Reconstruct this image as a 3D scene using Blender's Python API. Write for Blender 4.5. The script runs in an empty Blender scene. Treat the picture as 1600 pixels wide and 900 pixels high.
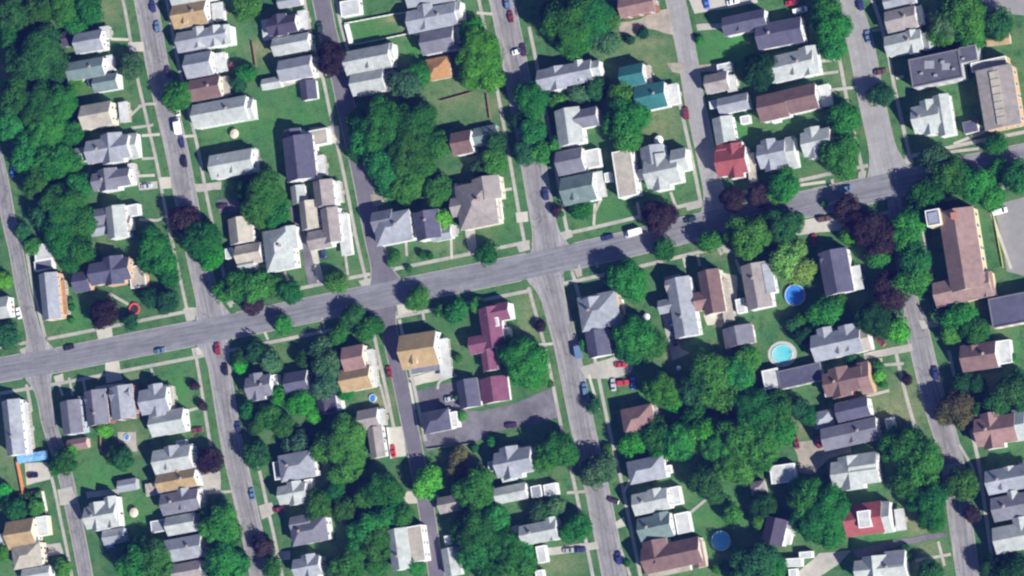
import bpy, math, random
from mathutils import Vector
random.seed(7)
S = bpy.context.scene
COL = S.collection
# ---------------- camera ----------------
CZ = 1300.0
CAM = Vector((0.40 * CZ, -0.10 * CZ, CZ))
FW = (-CAM).normalized()
RT = FW.cross(Vector((0, 1, 0))).normalized()
UP = RT.cross(FW).normalized()
cd = bpy.data.cameras.new('camera'); cam = bpy.data.objects.new('camera', cd); COL.objects.link(cam)
from mathutils import Matrix
cam.matrix_world = Matrix(((RT.x, UP.x, -FW.x, CAM.x), (RT.y, UP.y, -FW.y, CAM.y), (RT.z, UP.z, -FW.z, CAM.z), (0, 0, 0, 1)))
GP = 0.24
cd.sensor_width = 36.0
cd.lens = 36.0 * CAM.length / (1600 * GP)
cd.clip_start = 10; cd.clip_end = 6000
S.camera = cam
S.render.resolution_x = 1024; S.render.resolution_y = 576
S.cycles.filter_width = 2.3
# ---------------- sky, sun, exposure ----------------
SUNV = Vector((1.20, -0.78, 1.0)).normalized()
EL = math.asin(SUNV.z); AZ = math.atan2(SUNV.x, SUNV.y)
w = bpy.data.worlds.new('World'); S.world = w; w.use_nodes = True
nt = w.node_tree; bg = nt.nodes['Background']
sk = nt.nodes.new('ShaderNodeTexSky'); sk.sky_type = 'NISHITA'; sk.sun_disc = False
sk.sun_elevation = EL; sk.sun_rotation = AZ; sk.air_density = 1.0; sk.ozone_density = 3.0; sk.dust_density = 0.3
nt.links.new(sk.outputs[0], bg.inputs[0]); bg.inputs[1].default_value = 0.05
sl = bpy.data.lights.new('sun', 'SUN'); sl.energy = 4.9; sl.angle = math.radians(0.5); sl.color = (1, .965, .91)
so = bpy.data.objects.new('sun', sl); COL.objects.link(so)
so.rotation_euler = SUNV.to_track_quat('Z', 'Y').to_euler()
S.view_settings.view_transform = 'Standard'; S.view_settings.look = 'None'
S.view_settings.gamma = 1; S.view_settings.use_curve_mapping = False
S.view_settings.exposure = 1.12
S.cycles.max_bounces = 4

def P(x, y, h=0.0):
    """survey point: where the sight line of map coordinate (x, y) meets height h"""
    u = (x - 800) * GP; v = (450 - y) * GP
    d = FW * CAM.length + RT * u + UP * v
    t = (h - CAM.z) / d.z
    return CAM + d * t

# ---------------- helpers ----------------
class MB:
    def __init__(s): s.v = []; s.f = []; s.m = []
    def add(s, vs, fs, m=0):
        b = len(s.v); s.v += [tuple(p) for p in vs]
        for i, f in enumerate(fs):
            s.f.append([b + k for k in f]); s.m.append(m[i] if isinstance(m, (list, tuple)) else m)
    def box(s, x0, x1, y0, y1, z0, z1, m=0, T=None):
        vs = [(x0,y0,z0),(x1,y0,z0),(x1,y1,z0),(x0,y1,z0),(x0,y0,z1),(x1,y0,z1),(x1,y1,z1),(x0,y1,z1)]
        if T: vs = [T(*p) for p in vs]
        s.add(vs, [(0,3,2,1),(4,5,6,7),(0,1,5,4),(1,2,6,5),(2,3,7,6),(3,0,4,7)], m)
    def tube(s, pts, rad, n=8, m=0):
        rings = []
        for i, p in enumerate(pts):
            p = Vector(p); a = Vector(pts[max(0, i-1)]); b = Vector(pts[min(len(pts)-1, i+1)])
            d = (b - a).normalized(); u = d.orthogonal().normalized(); w_ = d.cross(u)
            r = rad[i] if isinstance(rad, (list, tuple)) else rad
            rings.append([p + (u*math.cos(t)+w_*math.sin(t))*r for t in [k*2*math.pi/n for k in range(n)]])
        b = len(s.v); s.v += [tuple(q) for r_ in rings for q in r_]
        for i in range(len(rings)-1):
            for k in range(n):
                s.f.append([b+i*n+k, b+i*n+(k+1)%n, b+(i+1)*n+(k+1)%n, b+(i+1)*n+k]); s.m.append(m)
        s.f.append([b+k for k in range(n)][::-1]); s.m.append(m)
        s.f.append([b+(len(rings)-1)*n+k for k in range(n)]); s.m.append(m)
    def mesh(s, name, mats):
        me = bpy.data.meshes.new(name); me.from_pydata(s.v, [], s.f)
        for q in (mats if isinstance(mats, (list, tuple)) else [mats]): me.materials.append(q)
        if s.m: me.polygons.foreach_set('material_index', s.m)
        me.update(); return me
    def build(s, name, mats, parent=None):
        if not s.v: return None
        o = bpy.data.objects.new(name, s.mesh(name, mats)); COL.objects.link(o)
        if parent: o.parent = parent
        return o
def tag(o, label=None, cat=None, group=None, kind=None):
    if label: o['label'] = label
    if cat: o['category'] = cat
    if group: o['group'] = group
    if kind: o['kind'] = kind
    return o
def empty(name, loc):
    o = bpy.data.objects.new(name, None); COL.objects.link(o); o.location = loc; o.empty_display_size = .5; return o
def inst(name, me, parent, loc=(0,0,0), rz=0, sc=None):
    o = bpy.data.objects.new(name, me); COL.objects.link(o); o.parent = parent; o.location = loc; o.rotation_euler = (0,0,rz)
    if sc: o.scale = sc
    return o

# ---------------- materials ----------------
_M = {}
def mat(key, c, rough=.85, var=.12, scale=.8, c2=None, kind=None, spec=.3, bump=0):
    """procedural surface: base colour broken up by two noises"""
    if key in _M: return _M[key]
    m = bpy.data.materials.new(key); m.use_nodes = True; n = m.node_tree.nodes; l = m.node_tree.links
    b = n['Principled BSDF']; b.inputs['Roughness'].default_value = rough; b.inputs['Specular IOR Level'].default_value = spec
    tc = n.new('ShaderNodeTexCoord'); gm = n.new('ShaderNodeNewGeometry')
    no = n.new('ShaderNodeTexNoise'); no.inputs['Scale'].default_value = scale; no.inputs['Detail'].default_value = 5; no.inputs['Roughness'].default_value = .65
    l.new(gm.outputs['Position'], no.inputs['Vector'])
    mr = n.new('ShaderNodeMapRange'); mr.inputs[1].default_value = .3; mr.inputs[2].default_value = .7
    mr.inputs[3].default_value = 1 - var; mr.inputs[4].default_value = 1 + var
    l.new(no.outputs[0], mr.inputs[0])
    base = n.new('ShaderNodeRGB'); base.outputs[0].default_value = (*c, 1); src = base.outputs[0]
    if c2 is not None:
        n2 = n.new('ShaderNodeTexNoise'); n2.inputs['Scale'].default_value = scale * .23; n2.inputs['Detail'].default_value = 3
        l.new(gm.outputs['Position'], n2.inputs['Vector'])
        r2 = n.new('ShaderNodeMapRange'); r2.inputs[1].default_value = .38; r2.inputs[2].default_value = .62; l.new(n2.outputs[0], r2.inputs[0])
        mx = n.new('ShaderNodeMix'); mx.data_type = 'RGBA'; mx.inputs[7].default_value = (*c2, 1)
        l.new(r2.outputs[0], mx.inputs[0]); l.new(src, mx.inputs[6]); src = mx.outputs[2]
    if kind == 'obj' or kind == 'leaf':
        oi = n.new('ShaderNodeObjectInfo'); hs = n.new('ShaderNodeHueSaturation')
        q = n.new('ShaderNodeMapRange'); q.inputs[3].default_value = .68; q.inputs[4].default_value = 1.4; l.new(oi.outputs['Random'], q.inputs[0]); l.new(q.outputs[0], hs.inputs['Value'])
        if kind == 'leaf':
            wn = n.new('ShaderNodeTexWhiteNoise'); wn.noise_dimensions = '1D'; l.new(oi.outputs['Random'], wn.inputs['W'])
            q2 = n.new('ShaderNodeMapRange'); q2.inputs[3].default_value = .482; q2.inputs[4].default_value = .53; l.new(wn.outputs[0], q2.inputs[0]); l.new(q2.outputs[0], hs.inputs['Hue'])
        l.new(src, hs.inputs['Color']); src = hs.outputs[0]
    if kind == 'shingle':
        wv = n.new('ShaderNodeTexNoise'); wv.inputs['Scale'].default_value = 5.0; wv.inputs['Detail'].default_value = 2
        l.new(gm.outputs['Position'], wv.inputs['Vector'])
        mw = n.new('ShaderNodeMapRange'); mw.inputs[1].default_value = .35; mw.inputs[2].default_value = .65; mw.inputs[3].default_value = .9; mw.inputs[4].default_value = 1.1; l.new(wv.outputs[0], mw.inputs[0])
        mu = n.new('ShaderNodeMath'); mu.operation = 'MULTIPLY'; l.new(mr.outputs[0], mu.inputs[0]); l.new(mw.outputs[0], mu.inputs[1]); val = mu.outputs[0]
    else: val = mr.outputs[0]
    vm = n.new('ShaderNodeVectorMath'); vm.operation = 'SCALE'; l.new(src, vm.inputs[0]); l.new(val, vm.inputs['Scale'])
    l.new(vm.outputs[0], b.inputs['Base Color'])
    if kind == 'leaf':
        b.inputs['Roughness'].default_value = .85; b.inputs['Specular IOR Level'].default_value = .08
        tr = n.new('ShaderNodeBsdfTranslucent'); l.new(vm.outputs[0], tr.inputs[0]); ms = n.new('ShaderNodeMixShader'); ms.inputs[0].default_value = .22
        l.new(b.outputs[0], ms.inputs[1]); l.new(tr.outputs[0], ms.inputs[2]); l.new(ms.outputs[0], n['Material Output'].inputs[0])
    if bump:
        bp = n.new('ShaderNodeBump'); bp.inputs['Strength'].default_value = bump; bp.inputs['Distance'].default_value = .1
        l.new(no.outputs[0], bp.inputs['Height']); l.new(bp.outputs[0], b.inputs['Normal'])
    _M[key] = m; return m
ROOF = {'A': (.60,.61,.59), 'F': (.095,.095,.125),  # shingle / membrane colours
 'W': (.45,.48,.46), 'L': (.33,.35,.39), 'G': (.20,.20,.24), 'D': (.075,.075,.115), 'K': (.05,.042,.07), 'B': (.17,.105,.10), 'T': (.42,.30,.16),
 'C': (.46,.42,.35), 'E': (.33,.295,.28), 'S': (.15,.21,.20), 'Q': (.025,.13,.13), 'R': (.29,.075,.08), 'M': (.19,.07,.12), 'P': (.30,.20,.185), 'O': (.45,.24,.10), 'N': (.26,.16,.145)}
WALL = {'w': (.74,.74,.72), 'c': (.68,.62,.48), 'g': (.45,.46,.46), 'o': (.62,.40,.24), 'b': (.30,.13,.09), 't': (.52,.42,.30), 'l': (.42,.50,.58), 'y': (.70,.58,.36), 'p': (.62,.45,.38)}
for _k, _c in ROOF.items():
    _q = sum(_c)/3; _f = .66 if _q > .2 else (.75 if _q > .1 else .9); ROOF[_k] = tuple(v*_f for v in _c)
for _k, _c in WALL.items(): WALL[_k] = tuple(v*.80 for v in _c)
def roofmat(k): return mat('roof_' + k, ROOF[k], .9, .20, .45, tuple(q * .86 for q in ROOF[k]), 'shingle')
def wallmat(k): return mat('wall_' + k, WALL[k], .8, .05, .5)
TRIM = mat('trim_white', (.62,.62,.60), .7, .04)
BRICK = mat('chimney_brick', (.30,.14,.10), .9, .2, 3)
GLASS = mat('window_glass', (.03,.04,.05), .12, .1, .5, spec=.8)
CONC = mat('concrete', (.34,.32,.275), .9, .14, .5, (.28,.265,.23))
CONCL = mat('concrete_light', (.42,.395,.33), .9, .1, .4, (.36,.34,.29))
DIRT = mat('bare_dirt', (.30,.26,.21), .95, .2, .5, (.23,.205,.16))
WOODD = mat('dark_wood', (.10,.07,.05), .9, .2, 2)
# ---------------- ground ----------------
import numpy as np
def ground():
    nx, ny = 420, 260
    xs = np.concatenate([[-900, -500, -330], np.linspace(-250, 250, nx), [330, 500, 900]]); ys = np.concatenate([[-900, -400, -230], np.linspace(-155, 155, ny), [230, 400, 900]])
    X, Y = np.meshgrid(xs, ys); n1, n2 = X.shape
    v = np.stack([X.ravel(), Y.ravel(), np.zeros(X.size)], 1)
    idx = np.arange(X.size).reshape(n1, n2)
    f = np.stack([idx[:-1,:-1].ravel(), idx[:-1,1:].ravel(), idx[1:,1:].ravel(), idx[1:,:-1].ravel()], 1)
    me = bpy.data.meshes.new('ground'); me.from_pydata(v.tolist(), [], f.tolist())
    for nm, spots in (('dry', DRY), ('lush', LUSH)):
        a = np.zeros(X.size)
        for (x, y, rx, ry, s) in spots:
            p = P(x, y); d = ((v[:,0]-p.x)/(rx*.25))**2 + ((v[:,1]-p.y)/(ry*.25))**2
            a = np.maximum(a, s*np.exp(-d*.9))
        at = me.attributes.new(nm, 'FLOAT', 'POINT'); at.data.foreach_set('value', a.astype(np.float32))
    m = bpy.data.materials.new('grass_ground'); m.use_nodes = True; n = m.node_tree.nodes; l = m.node_tree.links
    b = n['Principled BSDF']; b.inputs['Roughness'].default_value = .95; b.inputs['Specular IOR Level'].default_value = .1
    gm = n.new('ShaderNodeNewGeometry')
    def noise(sc, det=4, lo=.35, hi=.65):
        q = n.new('ShaderNodeTexNoise'); q.inputs['Scale'].default_value = sc; q.inputs['Detail'].default_value = det; q.inputs['Roughness'].default_value = .6
        l.new(gm.outputs['Position'], q.inputs['Vector']); r = n.new('ShaderNodeMapRange'); r.inputs[1].default_value = lo; r.inputs[2].default_value = hi
        l.new(q.outputs[0], r.inputs[0]); return r.outputs[0]
    def mix(f, a, c, colr=False):
        q = n.new('ShaderNodeMix'); q.data_type = 'RGBA'
        if isinstance(f, float): q.inputs[0].default_value = f
        else: l.new(f, q.inputs[0])
        for i, s_ in ((6, a), (7, c)):
            if isinstance(s_, tuple): q.inputs[i].default_value = (*s_, 1)
            else: l.new(s_, q.inputs[i])
        return q.outputs[2]
    c = mix(noise(.035), (.034,.100,.034), (.060,.135,.048))
    c = mix(noise(.12, 5, .45, .75), c, (.082,.128,.048))
    c = mix(noise(.3, 5, .5, .7), c, (.022,.072,.024))
    for nm, cc, ns in (('lush', (.042,.155,.034), .25), ('dry', (.19,.185,.10), .35)):
        at = n.new('ShaderNodeAttribute'); at.attribute_name = nm
        mu = n.new('ShaderNodeMath'); mu.operation = 'MULTIPLY'; l.new(at.outputs['Fac'], mu.inputs[0])
        q = n.new('ShaderNodeMath'); q.operation = 'MULTIPLY_ADD'; q.inputs[1].default_value = .8; q.inputs[2].default_value = .55; l.new(noise(ns), q.inputs[0])
        l.new(q.outputs[0], mu.inputs[1]); mu.use_clamp = True
        c = mix(mu.outputs[0], c, cc)
    sp = n.new('ShaderNodeMapRange'); l.new(noise(1.6, 4, .3, .7), sp.inputs[0]); sp.inputs[3].default_value = .70; sp.inputs[4].default_value = 1.38
    vm = n.new('ShaderNodeVectorMath'); vm.operation = 'SCALE'; l.new(c, vm.inputs[0]); l.new(sp.outputs[0], vm.inputs['Scale'])
    l.new(vm.outputs[0], b.inputs['Base Color'])
    me.materials.append(m); o = bpy.data.objects.new('ground', me); COL.objects.link(o); tag(o, kind='structure')

DRY = [(165,20,26,20,.5),(20,108,22,14,.8),(428,82,26,12,.9),(405,75,16,12,.8),(640,45,12,10,.9),(612,30,14,6,.8),(715,150,60,30,.35),(770,165,34,20,.4),(1010,92,38,22,.4),(1025,195,34,34,.55),(1012,68,40,10,.6),
 (1402,640,44,28,.7),(1410,608,26,22,.45),(870,880,44,18,.4),(826,500,14,44,.5),(595,625,28,16,.75),(1432,822,22,18,.7),(1048,552,18,14,.6),(12,690,20,60,.4),(205,690,20,22,.6),(1250,668,26,14,.6),
 (395,520,16,10,.3),(100,408,14,14,.8),(160,385,14,8,.8),(238,40,12,20,.4),(1590,600,20,16,.6),(1480,470,20,14,.3),(1320,120,20,20,.35),(722,720,24,22,.6),(1235,280,14,10,.5),(760,345,16,30,.2),(880,590,14,30,.3),
 (1125,395,20,10,.4),(560,430,20,10,.2),(210,590,16,8,.5),(1370,885,10,10,.4),(1450,860,20,16,.5),(1440,880,20,16,.4),(690,385,30,10,.3),(370,125,14,10,.4),(1560,600,30,14,.35),(745,250,18,22,.6),(1200,630,20,14,.3),(955,70,20,20,.4)]
LUSH = [(450,190,70,34,.5),(1150,75,54,28,1),(590,45,44,16,.5),(225,540,30,30,.0),(275,610,24,44,.6),(370,205,60,24,.3),(100,132,40,12,.9),(645,80,14,14,.8),(1155,205,24,12,.7),(1130,800,44,34,.6),(225,820,30,40,.5),(160,745,44,24,.7),
 (1030,610,40,20,.6),(780,330,30,40,.3),(945,330,50,30,.4),(170,620,10,10,.3),(835,205,24,20,.5),(30,80,30,20,.5),(865,60,10,10,.4),(690,570,20,40,.5),(1530,620,40,20,.6),(1560,550,60,20,.4),(120,500,20,40,.6),(1380,835,80,10,.6),(540,520,20,20,.3),(1110,740,30,40,.5)]

ROADS = {  # centreline in map px, width px, colour, flare at the avenue end
 'avenue': ([(-90,597),(0,578),(100,561),(200,541),(360,510),(520,477),(700,441),(800,421),(900,400),(1000,377),(1100,352),(1250,321),(1325,304),(1400,289),(1500,266),(1600,246),(1700,226)], 38, 'a'),
 'street_nw_edge': ([(-30,150),(-16,210),(5,290),(12,340),(28,400),(34,450),(48,500),(62,560)], 23, 'c'),
 'street_nw': ([(218,-40),(228,0),(245,100),(268,200),(280,250),(290,310),(318,440),(334,510)], 37, 'c'),
 'street_n_centre': ([(490,-50),(503,0),(511,50),(531,115),(540,165),(562,260),(583,370),(604,455)], 28, 'd'),
 'street_n': ([(776,-40),(784,0),(803,90),(820,180),(836,270),(848,340),(860,402)], 38, 'c'),
 'street_ne': ([(1046,-40),(1056,0),(1066,50),(1077,100),(1083,150),(1095,200),(1108,262),(1124,342)], 28, 'l'),
 'street_ne_edge': ([(1311,-40),(1321,0),(1341,50),(1352,100),(1360,150),(1372,200),(1382,250),(1392,284)], 37, 'l'),
 'street_sw_edge': ([(58,572),(68,610),(75,665),(90,700),(105,750),(112,790),(125,850),(134,900),(144,950)], 23, 'c'),
 'street_sw': ([(332,518),(340,555),(347,600),(355,650),(363,700),(376,750),(386,800),(398,850),(408,900),(418,950)], 35, 'c'),
 'street_s_centre': ([(596,465),(606,505),(620,570),(627,600),(637,650),(650,710),(664,780),(672,830),(682,900),(692,950)], 24, 'd'),
 'street_s': ([(850,416),(862,455),(868,480),(883,530),(893,580),(903,630),(915,690),(928,740),(938,790),(950,850),(960,900),(970,950)], 36, 'c'),
 'street_se': ([(1396,300),(1404,360),(1414,420),(1422,470),(1431,510),(1444,560),(1452,600),(1466,650),(1482,690),(1492,740),(1497,790),(1506,850),(1512,900),(1522,950)], 32, 'c')}
RC = {'a': (.175,.175,.190), 'c': (.225,.215,.215), 'd': (.13,.12,.14), 'l': (.26,.252,.247)}
def resample(pts, step):
    out = []
    for a, b in zip(pts, pts[1:]):
        n = max(1, int((b - a).length / step))
        out += [a + (b - a) * k / n for k in range(n)]
    return out + [pts[-1]]
def smooth(pts, it=6):
    for _ in range(it): pts = [pts[0]] + [(pts[i-1] + pts[i]*2 + pts[i+1]) / 4 for i in range(1, len(pts)-1)] + [pts[-1]]
    return pts
def normals(pts):
    r = []
    for i in range(len(pts)):
        d = (pts[min(i+1, len(pts)-1)] - pts[max(i-1, 0)]).normalized(); r.append(Vector((-d.y, d.x, 0)))
    return r
def roadmat(k, c):
    m = mat('asphalt_' + k, c, .93, .10, .9, tuple(q*.86 for q in c)); n = m.node_tree.nodes; l = m.node_tree.links
    uv = n.new('ShaderNodeUVMap'); mp = n.new('ShaderNodeMapping'); mp.inputs['Scale'].default_value = (1.1, .05, 1); l.new(uv.outputs[0], mp.inputs[0])
    no = n.new('ShaderNodeTexNoise'); no.inputs['Scale'].default_value = 1; no.inputs['Detail'].default_value = 4; l.new(mp.outputs[0], no.inputs['Vector'])
    mr = n.new('ShaderNodeMapRange'); mr.inputs[1].default_value = .35; mr.inputs[2].default_value = .65; mr.inputs[3].default_value = .80 if k=='a' else .96; mr.inputs[4].default_value = 1.12 if k=='a' else 1.03; l.new(no.outputs[0], mr.inputs[0])
    # tar-sealed cracks and seams
    vo = n.new('ShaderNodeTexVoronoi'); vo.feature = 'DISTANCE_TO_EDGE'; vo.inputs['Scale'].default_value = .09; gm = n.new('ShaderNodeNewGeometry')
    wn = n.new('ShaderNodeTexNoise'); wn.inputs['Scale'].default_value = .25; l.new(gm.outputs['Position'], wn.inputs['Vector'])
    ad = n.new('ShaderNodeVectorMath'); ad.operation = 'MULTIPLY_ADD'; ad.inputs[1].default_value = (9, 9, 0); l.new(wn.outputs['Color'], ad.inputs[0]); l.new(gm.outputs['Position'], ad.inputs[2]); l.new(ad.outputs[0], vo.inputs['Vector'])
    cr = n.new('ShaderNodeMapRange'); cr.inputs[1].default_value = .0; cr.inputs[2].default_value = .022; cr.inputs[3].default_value = .95; cr.inputs[4].default_value = 1; l.new(vo.outputs['Distance'], cr.inputs[0])
    # darker, trafficked middle
    sx = n.new('ShaderNodeSeparateXYZ'); l.new(uv.outputs[0], sx.inputs[0]); ab = n.new('ShaderNodeMath'); ab.operation = 'ABSOLUTE'; l.new(sx.outputs[0], ab.inputs[0])
    wr = n.new('ShaderNodeMapRange'); wr.inputs[1].default_value = 1.2; wr.inputs[2].default_value = 4.4; wr.inputs[3].default_value = .92 if k=='a' else .98; wr.inputs[4].default_value = 1.08 if k=='a' else 1.02; l.new(ab.outputs[0], wr.inputs[0])
    b = n['Principled BSDF']; src = b.inputs['Base Color'].links[0].from_socket
    for v_ in (mr, cr, wr):
        vm = n.new('ShaderNodeVectorMath'); vm.operation = 'SCALE'; l.new(src, vm.inputs[0]); l.new(v_.outputs[0], vm.inputs['Scale']); src = vm.outputs[0]
    l.new(src, b.inputs['Base Color']); return m
RD = {}
for nm, (pl, wd, k) in ROADS.items():
    pts = smooth(resample([P(*q) for q in pl], 3.0))
    hw = wd * .25 / 2; ws = []
    south = nm.startswith('street_s'); n_ = len(pts)
    for i in range(n_):
        w_ = hw
        if nm != 'avenue':
            dist = (i if south else n_-1-i) * 3.0
            w_ = hw + 5.5 * max(0, 1 - dist / 13.0)**2.2
            if nm == 'street_se': w_ = hw * (.66 if pts[i].y > -15 else 1)
        ws.append(w_)
    RD[nm] = (pts, ws)
def on_road(p, skip=None, grow=0.0):
    for nm, (pts, ws) in RD.items():
        if nm == skip: continue
        for q, w_ in zip(pts, ws):
            if abs(q.x-p.x) < 14 and abs(q.y-p.y) < 14 and (q - p).length < w_ + grow + .3: return True
    return False
def ribbon(name, pts, wl, wr, z, m, uv=False, kind='structure', ok=None, h=0, obj=True):
    """flat strip (or kerb of height h) offset between wl and wr from a centreline; left out where ok() is false"""
    mb = MB(); N = normals(pts); L = 0; uvs = []
    g = lambda w_, i: w_[i] if isinstance(w_, list) else w_
    for i in range(len(pts)-1):
        seg = (pts[i+1]-pts[i]).length
        a, b, c, d = pts[i]+N[i]*g(wl,i), pts[i]+N[i]*g(wr,i), pts[i+1]+N[i+1]*g(wr,i+1), pts[i+1]+N[i+1]*g(wl,i+1)
        if ok is None or ok((a+b+c+d)/4):
            if h:
                q = [Vector((p.x,p.y,0)) for p in (a,b,c,d)] + [Vector((p.x,p.y,h)) for p in (a,b,c,d)]
                mb.add(q, [(4,5,6,7),(0,4,7,3),(1,2,6,5),(0,1,5,4),(3,7,6,2)])
            else:
                mb.add([(p.x,p.y,z) for p in (a,b,c,d)], [(0,1,2,3)])
                uvs += [(g(wl,i),L),(g(wr,i),L),(g(wr,i+1),L+seg),(g(wl,i+1),L+seg)]
        L += seg
    if not mb.v: return
    o = mb.build(name, m)
    if uv:
        u = o.data.uv_layers.new(name='UVMap')
        for i, q in enumerate(uvs): u.data[i].uv = q
    tag(o, kind=kind); return o
z = .03
for nm, (pts, ws) in RD.items():
    ribbon(nm, pts, [w_ for w_ in ws], [-w_ for w_ in ws], z if nm != 'avenue' else .10, roadmat(ROADS[nm][2], RC[ROADS[nm][2]]), uv=True); z += .005
    for sgn in (1, -1):
        fine_ok = lambda p: not on_road(p, nm, -.6)
        ribbon('kerb', pts, [sgn*(w_+.05) for w_ in ws], [sgn*(w_+.32) for w_ in ws], 0, CONC, ok=fine_ok, h=.14)
# sidewalks: (road, offset px to the left/right of travel, from-to y range px)
def sidewalk(nm, off, i0=0., i1=1., w_=1.35, z=.06, m=None):
    pts, ws = RD[nm]; a, b = int(i0*len(pts)), int(i1*len(pts)); pts = resample(pts[a:b], 1.0)
    o_ = off * .25
    ribbon('sidewalk', pts, o_ - w_/2, o_ + w_/2, z, m or CONC, ok=lambda p: not on_road(p, None, -.2))
for i, (nm, off, a, b) in enumerate([('avenue',36,.02,.98),('avenue',-37,.02,.98),('street_nw',-38,0,1),('street_nw',36,0,1),('street_n_centre',-28,0,1),('street_n_centre',24,0,.3),('street_n',-36,0,1),('street_n',34,.2,1),
  ('street_ne',-23,.45,1),('street_ne_edge',-36,.2,1),('street_ne_edge',37,0,1),('street_sw_edge',-26,0,.2),('street_sw_edge',-24,.45,1),('street_sw',-36,0,.5),('street_sw',35,.4,1),
  ('street_s_centre',-26,.02,.45),('street_s_centre',20,.1,.5),('street_s',-33,0,.98),('street_s',40,0,1),('street_se',-38,.38,.62),('street_se',38,.4,.97),('street_nw_edge',18,.6,1)]):
    sidewalk(nm, off if not nm.startswith('street_s') else off, a, b, z=.05 + i*.002)
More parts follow.
